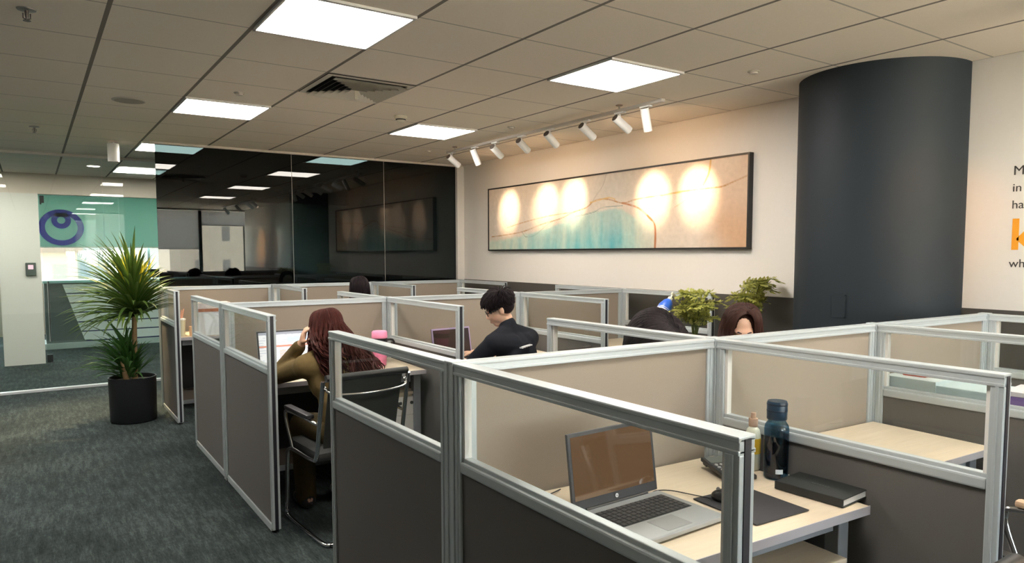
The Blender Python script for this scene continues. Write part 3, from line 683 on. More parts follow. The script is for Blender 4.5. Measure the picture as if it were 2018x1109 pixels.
# low cabinet by the wall that carries the ferns and the sanitizer bottle
t = thing('storage_cabinet', 'low grey cabinet by the white wall under the two leafy plants', 'cabinet', (4.02, 3.32, 0))
b = MB(); b.box((-.66, -.24, .03), (.55, .24, .80), .004); b.build('body', mat('cabinet_grey', (0.25, 0.24, 0.23), 0.6), t)
for s_ in (-1, 1):
    b = MB(); b.box((.005 if s_ > 0 else -.65, -.256, .06), (.54 if s_ > 0 else -.005, -.241, .78), .003); d_ = b.build('door', mat('cabinet_door', (0.30, 0.29, 0.27), 0.6), t)
    b = MB(); b.tube([(s_ * .03 + .01, -.268, .5), (s_ * .03 + .01, -.268, .62)], .006, 8); b.build('handle', MT['chrome'], d_)

# ------------------------------------------------------------------ office chairs (black mesh, chrome sled base)
def make_chair(label, loc, rz):
    t = thing('office_chair', label, 'chair', loc, rz, 'black mesh chairs with chrome sled frames')
    b = MB(); b.box((-.235, -.20, .425), (.235, .25, .475), .02); b.build('seat', MT['softblack'], t, True)
    # backrest: curved sheet leaning back
    b = MB(); n = 10; pv = []
    for k in range(n + 1):
        z = .50 + k / n * .385; y = -.205 - .10 * (k / n) ** 1.2; row = []
        for i in range(9):
            x = -.21 + .42 * i / 8; yy = y - .018 * math.cos(x / .21 * PI / 2); row.append((b.bm.verts.new((x, yy - .005, z)), b.bm.verts.new((x, yy + .005, z))))
        pv.append(row)
    for k in range(n):
        for i in range(8):
            for q in (0, 1):
                f = (pv[k][i][q], pv[k][i + 1][q], pv[k + 1][i + 1][q], pv[k + 1][i][q]); b.bm.faces.new(f if q == 0 else f[::-1])
    for k in range(n):
        for i in (0, 8): b.bm.faces.new((pv[k][i][0], pv[k + 1][i][0], pv[k + 1][i][1], pv[k][i][1]))
    for i in range(8):
        for k in (0, n): b.bm.faces.new((pv[k][i][0], pv[k][i + 1][0], pv[k][i + 1][1], pv[k][i][1]))
    b.build('backrest', MT['softblack'], t, True)
    b = MB(); b.tube([(-.235, -.315, .89), (.235, -.315, .89)], .019, 14); b.build('top_roll', MT['black'], t, True)
    b = MB(); b.tube(bez([(-.232, -.285, .845), (-.20, -.335, .81), (0, -.355, .80), (.20, -.335, .81), (.232, -.285, .845)], 8), .008, 8); b.build('back_bar', MT['chrome'], t, True)
    for s in (-1, 1):
        x = s * .248
        pts = bez([(x * .9, -.30, .012), (x, -.24, .012), (x, .20, .012), (x, .255, .04), (x, .25, .10), (x, .225, .36), (x, .19, .42), (x, .10, .432), (x, -.14, .432), (x, -.205, .47), (x, -.255, .66), (x * .99, -.305, .875)], 5)
        b = MB(); b.tube(pts, .012, 10); b.build('side_frame', MT['chrome'], t, True)
        b = MB(); b.tube(bez([(x, -.25, .64), (x * 1.06, -.20, .648), (x * 1.06, -.02, .652), (x * 1.06, .17, .645), (x * 1.06, .20, .62), (x * 1.04, .19, .56), (x, .14, .44)], 6), .010, 10)
        a = b.build('armrest', MT['chrome'], t, True)
        b = MB(); b.box((x * 1.06 - .022, -.17, .658), (x * 1.06 + .022, .17, .682), .010); b.build('arm_pad', MT['black'], a, True)
    b = MB(); b.tube([(-.223, -.30, .012), (.223, -.30, .012)], .012, 10); b.tube([(-.24, .1, .425), (.24, .1, .425)], .010, 8); b.tube([(-.24, -.12, .425), (.24, -.12, .425)], .010, 8); b.build('cross_tube', MT['chrome'], t, True)
    return t
chair0 = make_chair("black mesh chair with chrome sled base under the long-haired person", (1.43, 3.79, 0), 0.06)
CH = [((2.78, 3.83, 0), .22, 'black mesh chair under the person in black'), ((1.42, .89, 0), 0.0, 'empty black mesh chair at the laptop desk, its backrest corner at the bottom edge'),
      ((2.50, .80, 0), 0.0, 'empty black mesh chair with one tan arm pad at the far right edge'), ((2.60, 2.68, 0), PI, 'black mesh chair of the dark-haired person beside the bottle'),
      ((3.095, 2.76, 0), PI + .02, 'black mesh chair of the brown-haired person by the plants'), ((2.70, 6.54, 0), 0, 'black mesh chair of the black-haired person at the back')]
for lc, rz, lb in CH:
    c_ = copy_tree(chair0, lc, rz, lb)
    if 'tan arm' in lb:
        for a_ in [o for o in bpy.data.objects if o.parent and o.parent.parent == c_ and o.name.startswith('arm_pad') and o.data.vertices[0].co.x > 0]:
            a_.data = a_.data.copy(); a_.data.materials.clear(); a_.data.materials.append(mat('tan_pad', (0.62, 0.44, 0.30), .5))

# ------------------------------------------------------------------ things on the near desk
def laptop(label, loc, rz, body_m, lid_m, screen_m, bez_m, w=.335, d=.235, ang=97, lidh=None, logo=True):
    t = thing('laptop', label, 'laptop', loc, rz)
    lidh = lidh or d - .012
    b = MB(); b.box((-w / 2, -d, .003), (w / 2, 0, .019), .004); b.build('base', body_m, t)
    b = MB(); b.box((-w / 2 + .025, -d * .60, .0192), (w / 2 - .025, -d * .14, .0202)); kb = b.build('keyboard_deck', MT['black'], t)
    km = mat('key_cap', (0.035, 0.036, 0.04), 0.45); b = MB()
    for r in range(6):
        for c in range(15):
            x0 = -w / 2 + .03 + c * (w - .06) / 15; y0 = -d * .59 + r * d * .075
            b.box((x0 + .0015, y0 + .001, .0203), (x0 + (w - .06) / 15 - .0015, y0 + d * .075 - .002, .0222))
    o = b.build('keys', km, t); o['kind'] = 'stuff'
    b = MB(); b.box((-.05, -d + .015, .0191), (.05, -d * .64, .0196)); b.build('touchpad', mat('touchpad', (0.30, 0.31, 0.32), 0.35, metal=.3), t)
    b = MB(); b.tube([(-w * .36, .002, .018), (w * .36, .002, .018)], .007, 10); b.build('hinge', MT['black'], t, True)
    L = thing('lid', '', '', (0, .004, .020)); L.rotation_euler = (math.radians(ang - 90) * -1, 0, 0)
    for k in ('label', 'category'): del L[k]
    L.parent = t; L.rotation_euler = (-math.radians(ang - 90), 0, 0)
    b = MB(); b.box((-w / 2, 0, .0), (w / 2, .007, lidh), .004); b.build('lid_shell', lid_m, L)
    b = MB(); b.box((-w / 2 + .002, -.0015, .002), (w / 2 - .002, -.0001, lidh - .002)); b.build('bezel', bez_m, L)
    b = MB(); b.box((-w / 2 + .012, -.0024, .030), (w / 2 - .012, -.0016, lidh - .012)); b.build('screen', screen_m, L)
    if logo:
        b = MB(); b.lathe([(.0062, 0), (.0062, .0008)], n=24, mtx=Matrix.Translation((0, -.0016, .017)) @ Matrix.Rotation(PI / 2, 4, 'X')); b.build('logo', mat('logo_white', (0.8, 0.8, 0.82), 0.4), L)
        text_mesh('logo_letters', 'hp', .0085, MT['black'], Matrix.Translation((-.0042, -.0026, .0145)) @ Matrix.Rotation(PI / 2, 4, 'X'), L, .0001)
    return t
silver = mat('laptop_silver', (0.42, 0.44, 0.46), 0.35, metal=.5)
def gloss(name, col, rough=.06, emit=None, es=0): return mat(name, col, rough, spec=.9, emit=emit, estr=es)
laptop('open silver laptop with dark glossy screen on the nearest desk', (1.450, 1.550, .7525), .02, silver, mat('lid_dark', (0.06, 0.06, 0.065), .4), gloss('screen_brown_reflection', (0.03, 0.02, 0.012), .05, (0.30, 0.15, 0.07), .16), mat('bezel_dark', (0.035, 0.035, 0.04), .35), w=.355, d=.262, ang=98, lidh=.228)  # brown reflection put into the screen as a dim glow of its own
b = MB(); b.box((-.03, -.02, 0), (.03, .02, .012), .003); o = b.build('charger_plug', MT['white'], None, loc=(1.245, 1.60, .7525), rz=.6); tag(o, 'small white plug block at the left hinge of the nearest laptop', 'plug')
b = MB(); b.tube(bez([(1.30, 1.665, .757), (1.27, 1.70, .765), (1.24, 1.71, .79), (1.25, 1.73, .765), (1.33, 1.75, .757), (1.40, 1.77, .757)], 8), .0022, 6); tag(b.build('power_cable', MT['slot'], None, True), 'thin dark cable loop behind the nearest laptop', 'cable')
# mouse mat, mouse, its cable
t_ = MB(); t_.box((-.115, -.125, 0), (.115, .125, .003), .001); tag(t_.build('mouse_pad', mat('pad_black', (0.025, 0.025, 0.03), .8), None, loc=(1.80, 1.335, .7525), rz=-.07), 'black mouse mat on the nearest desk, right of the laptop', 'mouse mat')
t = thing('computer_mouse', 'black computer mouse on the mouse mat', 'mouse', (1.765, 1.385, .7558), .5)
b = MB(); b.ell((0, 0, .012), (.032, .056, .026), 20); bmesh.ops.bisect_plane(b.bm, geom=b.bm.verts[:] + b.bm.edges[:] + b.bm.faces[:], plane_co=(0, 0, .0), plane_no=(0, 0, -1), clear_outer=True); b.build('shell', mat('mouse_black', (0.02, 0.02, 0.022), .25), t, True)
b = MB(); b.tube([(-.003, .034, .0345), (.003, .034, .0345)], .006, 12); b.build('scroll_wheel', mat('wheel_grey', (0.2, 0.2, 0.2), .5), t, True)
b = MB(); b.tube(bez([(1.735, 1.436, .757), (1.715, 1.50, .7555), (1.69, 1.56, .7555), (1.65, 1.585, .7555), (1.612, 1.57, .756)], 8), .0018, 6); tag(b.build('mouse_cable', MT['slot'], None, True), 'thin cable from the black mouse to the laptop', 'cable')
# calculator
t = thing('calculator', 'dark desk calculator with round keys behind the mouse mat', 'calculator', (1.995, 1.575, .7525), -.35)
M_ = Matrix.Rotation(math.radians(7), 4, 'X') @ Matrix.Translation((0, 0, .013))
b = MB(); b.box((-.058, -.09, 0), (.058, .09, .016), .005, M_); b.box((-.05, .06, -.011), (.05, .085, .004), .002, M_); b.build('body', mat('calc_black', (0.03, 0.03, 0.032), .4), t)
b = MB(); b.box((-.05, .030, .0165), (.05, .082, .0175), 0, M_); b.build('display', gloss('calc_lcd', (0.14, 0.15, 0.14), .1), t)
for r in range(5):
    for c in range(5):
        k = MB(); k.lathe([(.0068, .0163), (.0062, .0195), (.003, .0200)], (-.04 + c * .02, -.072 + r * .021, 0), 12, M_); k.build('key', mat('calc_key', (0.42, 0.42, 0.42), .5) if 'calc_key' not in bpy.data.materials else bpy.data.materials['calc_key'], t, True)
# water bottle
t = thing('water_bottle', 'tall translucent dark blue water bottle on the nearest desk', 'bottle', (2.100, 1.455, .7525))
BL = glass('bottle_blue', (0.24, 0.42, 0.54), 0.05); 
b = MB(); b.lathe([(.036, .001), (.041, .006), (.041, .170), (.0385, .185), (.030, .197), (.028, .204)], n=40); b.build('body', BL, t, True)
b = MB(); b.lathe([(.033, .2045), (.034, .207), (.034, .262), (.031, .268)], n=36); b.build('lid', mat('bottle_lid', (0.012, 0.035, 0.065), .3), t, True)
b = MB(); b.lathe([(.0345, .232), (.0352, .235), (.0345, .238)], n=36); b.lathe([(.0345, .254), (.0352, .257), (.0345, .26)], n=36); b.build('lid_ring', mat('lid_ring', (0.01, 0.02, 0.04), .3), t, True)
b = MB(); b.lathe([(.033, .004), (.0375, .008), (.0375, .128), (.0370, .13)], n=32); b.build('water', glass('water_blue', (0.42, 0.58, 0.68), 0.02), t, True)
b = MB()
P = [(a_, z_) for a_, z_ in ((-2.55, .022), (-1.95, .022), (-1.95, .038), (-2.55, .038))]
for k in range(8):
    a0 = -2.55 + .6 * k / 8; a1 = a0 + .075
    b.quad(*[(.0415 * math.cos(a), .0415 * math.sin(a), z) for a, z in ((a0, .022), (a1, .022), (a1, .038), (a0, .038))])
b.build('label_sticker', mat('sticker', (0.62, 0.70, 0.76), .5), t)
# second bottle just behind the near post
t = thing('spray_bottle', 'slim clear bottle with yellow label peeking out behind the nearest end post', 'bottle', (2.02, 1.455, .7525))
t.location = (2.113, 1.56, .7525)
b = MB(); b.lathe([(.024, .001), (.027, .005), (.027, .125), (.022, .145), (.013, .155)], n=28); b.build('body', mat('clear_plastic', (0.62, 0.66, 0.55), .25), t, True)
b = MB(); b.lathe([(.0275, .06), (.0275, .115)], n=28); b.build('label_band', mat('yellow_label', (0.60, 0.40, 0.03), .5), t, True)
b = MB(); b.lathe([(.015, .1555), (.016, .158), (.016, .185)], n=20); b.lathe([(.009, .1855), (.009, .205)], n=14); b.build('cap', mat('tan_cap', (0.55, 0.40, 0.30), .5), t, True)
# notebook
t = thing('notebook', 'thick black notebook at the right corner of the nearest desk', 'notebook', (2.080, 1.275, .7525), .06)
b = MB(); b.box((-.075, -.115, 0), (.075, .115, .0035), .001); b.box((-.075, -.115, .0225), (.075, .115, .026), .001); b.box((-.0785, -.115, 0), (-.075, .115, .026), .001); b.build('cover', mat('leather_black', (0.018, 0.021, 0.022), .55, bump=.2, nscale=200), t)
b = MB(); b.box((-.0745, -.112, .0036), (.073, .112, .0224)); b.build('pages', mat('paper', (0.78, 0.76, 0.73), .8), t)
text_mesh('embossed_title', 'NOTEBOOK', .012, mat('emboss', (0.05, 0.055, 0.055), .5), Matrix.Translation((.02, -.035, .0262)) @ Matrix.Rotation(PI / 2, 4, 'Z'), t, .0001) if False else None
b = MB()
for k in range(7): b.box((-.004 - (k % 2) * .002, -.03 + k * .009, .0262), (.004, -.024 + k * .009, .0265))
b.build('embossed_title', mat('emboss', (0.06, 0.066, 0.064), .5), t)
t_ = MB(); t_.box((-.018, -.012, 0), (.018, .012, .008), .003); tag(t_.build('eraser', MT['white'], None, loc=(2.125, 1.435, .7525), rz=.4), 'small white eraser between the blue bottle and the notebook', 'eraser')

# paper box, folders, red tin in the right cubicle
t = thing('paper_box', 'long pale blue paper box on the desk at right', 'box', (3.40, 1.49, .7525), -.02)
b = MB(); b.box((-.13, -.25, 0), (.13, .22, .19), .004); b.build('carton', mat('carton', (0.55, 0.66, 0.70), .7), t)
b = MB(); b.box((-.134, -.02, .10), (.134, .225, .205), .003); b.build('lid', mat('carton_lid', (0.62, 0.70, 0.72), .7), t)
b = MB(); b.box((-.03, -.05, 0), (.03, .05, .022), .006); tag(b.build('red_tin', mat('tin_red', (0.65, 0.09, 0.05), .4), None, loc=(3.36, 1.60, .9585), rz=.1), 'small red tin lying on the pale blue paper box', 'tin')
for k, (c_, h_) in enumerate((((0.10, 0.09, 0.16), .05), ((0.62, 0.60, 0.72), .03), ((0.24, 0.15, 0.42), .035), ((0.7, 0.66, 0.70), .02))):
    z_ = .7525 + .07 + sum(q for q in (.05, .03, .035, .02)[:k]) + k * .0008
    b = MB(); b.box((-.11, -.10, 0), (.11, .10, h_), .002); o = b.build('folder', mat('folder_cover', c_, .5), None, loc=(3.40, 1.125, z_), rz=.03 * k)
    tag(o, ('dark folder at the bottom of the purple folder stack', 'white folder under the purple one in the stack', 'purple folder in the stack by the paper box', 'pale notebook on top of the purple folder stack')[k], 'folder', 'folders beside the paper box')
b = MB(); b.box((-.12, -.10, 0), (.12, .105, .0695), .003); tag(b.build('stationery_box', mat('dark_box', (0.06, 0.06, 0.08), .6), None, loc=(3.40, 1.12, .7525)), 'dark flat box under the purple folder stack', 'box')

# ------------------------------------------------------------------ things on the other desks
def page_mat():
    m, N, L, P = new_mat('web_page'); a = N.new('ShaderNodeVertexColor'); a.layer_name = 'paint'
    L.new(a.outputs[0], P.inputs['Emission Color']); P.inputs['Emission Strength'].default_value = .62; P.inputs['Base Color'].default_value = (.03, .03, .03, 1); P.inputs['Roughness'].default_value = .2
    return m
t = laptop("open laptop showing a white page in front of the long-haired person", (1.36, 4.60, .7525), -.04, silver, mat('lid_grey', (0.3, 0.31, 0.33), .4), gloss('tmp', (0, 0, 0)), mat('bezel_black', (0.02, 0.02, 0.022), .4), w=.36, d=.25, ang=104, lidh=.26, logo=False)
lid = [c for c in t.children if c.name.startswith('lid')][0]; scr = [c for c in lid.children if c.name.startswith('screen')][0]
vs, fs, cs = [], [], []
nx, nz_ = 24, 40
for j in range(nz_):
    for i in range(nx):
        k = len(vs); x0, x1 = -.168 + .336 * i / nx, -.168 + .336 * (i + 1) / nx; z0, z1 = .03 + .218 * j / nz_, .03 + .218 * (j + 1) / nz_
        vs += [(x0, -.0026, z0), (x1, -.0026, z0), (x1, -.0026, z1), (x0, -.0026, z1)]; fs.append((k, k + 1, k + 2, k + 3))
        c = (.86, .84, .83)
        if j in (22, 23): c = (.75, .28, .18)
        elif j > 36: c = (.35, .36, .40)
        elif j % 3 == 0 and rnd.random() < .55: c = (.60, .62, .66)
        elif 26 < j < 33 and i > 12: c = (.60, .72, .84)
        elif 4 < j < 18 and 8 < i < 12: c = (.85, .60, .5)
        cs += [c] * 4
me = bpy.data.meshes.new('screen'); me.from_pydata(vs, [], fs); at = me.color_attributes.new('paint', 'FLOAT_COLOR', 'POINT')
for k, c in enumerate(cs): at.data[k].color = (*c, 1)
me.materials.append(page_mat()); scr.data = me
laptop('open laptop with dark screen and lilac-glare rim in front of the person in black', (2.52, 4.44, .7525), .10, mat('lap_lilac', (0.36, 0.30, 0.42), .4), mat('lid_lilac', (0.40, 0.32, 0.52), .4), gloss('screen_brown', (0.05, 0.032, 0.028), .15), mat('bezel_lilac_glare', (0.42, 0.33, 0.55), .35), w=.34, d=.24, ang=100, lidh=.215, logo=False)  # glare on the rim is painted in as the lilac bezel colour
# pink tumbler
t = thing('tumbler', 'pink plastic tumbler with black band and carrying loop beside the person in khaki', 'tumbler', (1.965, 4.50, .7525))
PK = mat('pink_plastic', (0.85, 0.24, 0.45), .35); 
b = MB(); b.lathe([(.040, .001), (.046, .006), (.050, .10), (.053, .155), (.050, .160)], n=32); b.build('cup', PK, t, True)
b = MB(); b.lathe([(.0515, .1605), (.054, .164), (.054, .190), (.050, .192)], n=32); b.build('band', MT['black'], t, True)
b = MB(); b.lathe([(.052, .1925), (.055, .196), (.053, .235), (.045, .243), (.0, .245)], n=32); b.build('lid', mat('pink_lid', (0.86, 0.30, 0.50), .4), t, True)
b = MB(); b.tube(bez([(.05, -.01, .18), (.085, -.02, .178), (.10, -.02, .155), (.088, -.02, .135), (.07, -.015, .15)], 6), .008, 8); b.build('carry_loop', MT['black'], t, True)
# back-left desk tumblers
t = thing('iced_drink_cup', 'tall pale takeaway cup with pinkish straws on the desk near the palm', 'cup', (1.145, 7.22, .7525))
b = MB(); b.lathe([(.030, .001), (.040, .15), (.041, .152)], n=24); b.build('cup', mat('cup_pale', (0.62, 0.60, 0.42), .4), t, True)
b = MB(); b.lathe([(.0415, .1525), (.0415, .163), (.03, .168)], n=24); b.build('lid', MT['white'], t, True)
for k in range(3):
    b = MB(); b.tube([(.004 * k, .006 * k, .15), (.02 * k - .01, .012 * k, .235 + .01 * k)], .005, 8); b.build('straw', mat('straw_pink', (0.62, 0.30, 0.20), .5), t, True)
t = thing('small_cup', 'short peach cup beside the tall pale cup', 'cup', (1.235, 7.18, .7525))
b = MB(); b.lathe([(.028, .001), (.033, .09), (.030, .092), (.027, .02)], n=24); b.build('cup', mat('peach', (0.72, 0.46, 0.28), .5), t, True)
b = MB(); b.lathe([(.0285, .0805), (.02, .084)], n=20); b.build('drink', mat('tea', (0.25, 0.1, 0.04), .3), t, True)
# white box and snake plant seen through the aisle glass
t = thing('storage_box', 'white box with a red-brown stripe behind the aisle-side glass', 'box', (1.40, 7.22, .7525), -.03)
b = MB(); b.box((-.13, -.1, 0), (.17, .1, .30), .004); b.build('carton', mat('box_white', (0.66, 0.70, 0.76), .7), t)
b = MB(); b.box((-.131, -.101, .225), (.171, .101, .255)); b.build('stripe', mat('stripe_red', (0.42, 0.16, 0.10), .6), t)
b = MB(); b.box((-.133, -.103, .2555), (.173, .103, .31), .003); b.build('lid', mat('box_lid', (0.74, 0.68, 0.68), .7), t)
def blade(b, base, az, lean, L, w, droop, seg=8, fold=.25, tw=0.0):
    base = Vector(base); p = base.copy(); h = Vector((math.cos(az), math.sin(az), 0)); el = PI / 2 - lean; pl = None
    side = Vector((-math.sin(az), math.cos(az), 0)); n = seg
    for k in range(n + 1):
        f = k / n; ww = w * (min(1, .45 + f * 2.4) if f < .3 else 1) * (1 - max(0, (f - .45) / .55) ** 1.6) + .0006
        d = h * math.cos(el) + Vector((0, 0, 1)) * math.sin(el); nrm = side.cross(d) * -1
        a = b.bm.verts.new(p - side * ww / 2 + nrm * ww * fold); c = b.bm.verts.new(p); e = b.bm.verts.new(p + side * ww / 2 + nrm * ww * fold)
        if pl: b.bm.faces.new((pl[0], pl[1], c, a)); b.bm.faces.new((pl[1], pl[2], e, c))
        pl = (a, c, e); p = p + d * (L / n); el -= droop / n * (0.5 + f)
def leaf_mat(name, c1, c2, trans=.35, rough=.4):
    m, N, L, P = new_mat(name)
    tc = N.new('ShaderNodeTexCoord'); nz = N.new('ShaderNodeTexNoise'); nz.inputs['Scale'].default_value = 9; L.new(tc.outputs['Object'], nz.inputs[0])
    mx = N.new('ShaderNodeMix'); mx.data_type = 'RGBA'; mx.inputs[6].default_value = (*c1, 1); mx.inputs[7].default_value = (*c2, 1); L.new(nz.outputs[0], mx.inputs[0])
    L.new(mx.outputs[2], P.inputs['Base Color']); P.inputs['Roughness'].default_value = rough
    tr = N.new('ShaderNodeBsdfTranslucent'); L.new(mx.outputs[2], tr.inputs[0]); ms = N.new('ShaderNodeMixShader'); ms.inputs[0].default_value = trans
    L.new(P.outputs[0], ms.inputs[1]); L.new(tr.outputs[0], ms.inputs[2]); L.new(ms.outputs[0], N['Material Output'].inputs[0]); return m
t = thing('snake_plant', 'small dark green snake plant in a pot behind the aisle-side glass', 'plant', (1.20, 5.36, .7525))
b = MB(); b.lathe([(.035, .001), (.05, .07), (.052, .085), (.046, .085), (.044, .07)], n=24); b.build('pot', mat('pot_grey', (0.30, 0.34, 0.30), .6), t, True)
b = MB(); b.lathe([(.0435, .0705), (.02, .075)], n=20); b.build('soil', mat('soil', (0.04, 0.03, 0.02), .9), t, True)
b = MB()
for k in range(13): blade(b, (rnd.uniform(-.02, .02), rnd.uniform(-.02, .02), .07), k * 2.4, rnd.uniform(.08, .5), rnd.uniform(.13, .22), .026, .15, 6)
b.build('leaves', leaf_mat('snake_leaf', (0.02, 0.07, 0.025), (0.05, 0.13, 0.05), .1), t, True)

# ------------------------------------------------------------------ big potted palm (dracaena) by the lobby glass
t = thing('potted_palm', 'large strap-leaved palm in a black cylindrical pot by the glass wall', 'plant', (.722, 7.24, 0))
b = MB(); b.lathe([(.185, .004), (.192, .012), (.197, .40), (.199, .408), (.188, .410), (.184, .37)], n=56); b.build('pot', mat('pot_black', (0.013, 0.014, 0.018), .5), t, True)
b = MB(); b.lathe([(.183, .3705), (.1, .378), (0, .385)], n=40); b.build('soil', bpy.data.materials['soil'], t, True)
for (x, y, h, dx) in ((.02, .02, .63, .02), (-.05, -.03, .22, -.03)):
    b = MB(); b.tube(bez([(x, y, .37), (x + dx * .4, y, .37 + h * .4), (x + dx, y + .01, .37 + h)], 6), [.027 - .0006 * k for k in range(13)], 12); b.build('stem', mat('bark', (0.30, 0.20, 0.10), .85, noise_amt=.4, nscale=30, bump=.6), t, True)
LF = leaf_mat('strap_leaf', (0.025, 0.070, 0.016), (0.11, 0.18, 0.03)); LFY = leaf_mat('backlit_leaf', (0.72, 0.58, 0.03), (0.85, 0.70, 0.06), .5); LFO = leaf_mat('low_leaf', (0.025, 0.085, 0.018), (0.07, 0.17, 0.04))  # backlight at the crown top is painted into the yellow leaf colour
b = MB(); r3 = random.Random(3)
for k in range(230):
    f = k / 230; az = k * 2.39996; lean = .10 + 1.45 * f + r3.uniform(-.1, .1); right = math.cos(az) > .25
    Ln = r3.uniform(.52, .70) * (1 - .12 * f) * (.66 if right else 1.0)
    if right and f > .55: lean *= .75
    blade(b, (.04 + .022 * math.cos(az), .03 + .022 * math.sin(az), .95 + .19 * (1 - f)), az, lean, Ln, .032, (r3.uniform(.45, 1.15) + .3 * f) * (.6 if right and f > .5 else 1), 9)
b.build('crown', LF, t, True)
b = MB()
for k in range(26):
    az = k * 2.39996; blade(b, (.045 + .012 * math.cos(az), .03 + .012 * math.sin(az), 1.10), az, .06 + .022 * k, r3.uniform(.38, .50), .030, r3.uniform(.1, .4), 9)
b.build('backlit_leaves', LFY, t, True)
b = MB()
for k in range(150):
    f = k / 150; az = k * 2.39996 + .4; a2 = r3.uniform(0, 6.28); lean = .1 + 1.2 * f + r3.uniform(-.12, .12); right = math.cos(az) > .2
    if right: lean = min(lean, .75)
    blade(b, (-.06 * (k % 2) + .03 * math.cos(a2), .03 * math.sin(a2), .40 + .20 * (k % 3 > 0) * r3.random()), az, lean, r3.uniform(.34, .54) * (.52 if right else 1), .028, r3.uniform(.4, 1.2) * (.4 if right else 1), 8)
b.build('lower_leaves', LFO, t, True)

# ------------------------------------------------------------------ leafy plants and sanitizer bottle on the wall cabinet
def fern(loc, label, height, spread, seed, nb=13, lean=(0, 0)):
    q = random.Random(seed)
    t = thing('leafy_plant', label, 'plant', loc, 0, 'leafy pot plants by the round column')
    b = MB(); b.lathe([(.06, .001), (.08, .11), (.083, .13), (.074, .13), (.072, .11)], n=28); b.build('pot', mat('pot_white', (0.55, 0.53, 0.50), .5), t, True)
    b = MB(); b.lathe([(.0715, .1105), (.03, .115)], n=20); b.build('soil', bpy.data.materials['soil'], t, True)
    s = MB(); lf = MB()
    for k in range(nb):
        az = k * 2.39996 + seed; hh = height * q.uniform(.45, 1.0); out = spread * q.uniform(.4, 1.0)
        tip = Vector((math.cos(az) * out + lean[0] * hh, math.sin(az) * out * .8 + lean[1] * hh, .12 + hh))
        path = bez([(q.uniform(-.02, .02), q.uniform(-.02, .02), .112), (tip.x * .25, tip.y * .25, .12 + hh * .6), (tip.x * .65, tip.y * .65, .12 + hh * .97), tip], 5)
        s.tube(path, .0028, 5)
        for m in range(5, len(path)):
            for sd in (-1, 1):
                p = path[m]; tdir = (path[m] - path[m - 1]).normalized(); sv = tdir.cross(Vector((0, 0, 1))).normalized() * sd
                br = p + sv * .06 * q.uniform(.6, 1.3) + tdir * .03 + Vector((0, 0, -.015))
                s.tube([p, br], .0012, 4)
                for u in range(5):
                    c = p.lerp(br, .25 + u * .19); dd = ((sv * .7 + tdir * .5) if u % 2 else (tdir - sv * .1)).normalized(); dd.z -= .25; dd.normalize()
                    w = dd.cross(Vector((q.uniform(-.4, .4), q.uniform(-.4, .4), 1))).normalized(); L_ = .034 * q.uniform(.7, 1.25)
                    lf.quad(c, c + dd * L_ * .5 + w * L_ * .3, c + dd * L_, c + dd * L_ * .5 - w * L_ * .3)
    s.build('stems', mat('stem_green', (0.10, 0.13, 0.03), .7), t, True)
    lf.build('foliage', leaf_mat('fern_leaf', (0.26, 0.31, 0.05), (0.58, 0.55, 0.17), .4), t)
    return t
fern((3.72, 3.23, .8005), 'bushy yellow-green leafy plant left of the brown-haired head', .40, .20, 1, 15)
fern((4.37, 3.27, .8005), 'bushy green leafy plant against the left edge of the round column', .43, .20, 5, 15, (-.02, 0))
t = thing('sanitizer_bottle', 'tilted white pump bottle with blue shoulder behind a dark-haired head', 'bottle', (3.56, 3.41, .8005), 0)
M_ = Matrix.Translation((-.10, 0, .04)) @ Matrix.Rotation(.62, 4, 'Y')
b = MB(); b.box((-.17, -.07, 0), (.03, .07, .17), .004); b.build('stand', mat('stand_grey', (0.4, 0.39, 0.37), .6), t)
M_ = Matrix.Translation((-.09, 0, .175)) @ Matrix.Rotation(.70, 4, 'Y')
b = MB(); b.lathe([(.044, .03), (.050, .036), (.050, .21), (.047, .222)], n=28, mtx=M_); b.build('body', mat('sani_white', (0.70, 0.70, 0.72), .35), t, True)
b = MB(); b.lathe([(.0505, .20), (.048, .235), (.034, .275), (.020, .292)], n=28, mtx=M_); b.build('shoulder', mat('sani_blue', (0.03, 0.12, 0.55), .35), t, True)
b = MB(); b.lathe([(.017, .2925), (.017, .312)], n=20, mtx=M_); b.tube([M_ @ Vector((0, 0, .312)), M_ @ Vector((0, 0, .345))], .006, 8); b.tube([M_ @ Vector((-.012, 0, .345)), M_ @ Vector((.015, 0, .35)), M_ @ Vector((.045, 0, .335))], .009, 8); b.build('pump', mat('pump_cream', (0.72, 0.70, 0.55), .4), t, True)
b = MB(); b.lathe([(.0508, .09), (.0508, .19)], n=28, mtx=M_); b.build('label_wrap', mat('sani_label', (0.66, 0.60, 0.62), .5, noise_amt=.5, nscale=25), t, True)

# ------------------------------------------------------------------ people
def skin_m(name, c): return mat(name, c, .5, noise_amt=.05, nscale=20, sss=.15)
def cloth_m(name, c): return mat(name, c, .9, noise_amt=.18, nscale=40, bump=.3, spec=.15)
def hair_m(name, c1, c2):
    m, N, L, P = new_mat(name); tc = N.new('ShaderNodeTexCoord'); mp = N.new('ShaderNodeMapping'); mp.inputs['Scale'].default_value = (60, 60, 6)
    nz = N.new('ShaderNodeTexNoise'); nz.inputs['Scale'].default_value = 1.5; L.new(tc.outputs['Object'], mp.inputs[0]); L.new(mp.outputs[0], nz.inputs[0])
    mx = N.new('ShaderNodeMix'); mx.data_type = 'RGBA'; mx.inputs[6].default_value = (*c1, 1); mx.inputs[7].default_value = (*c2, 1); L.new(nz.outputs[0], mx.inputs[0])
    L.new(mx.outputs[2], P.inputs['Base Color']); P.inputs['Roughness'].default_value = .5; P.inputs['Specular IOR Level'].default_value = .14; return m
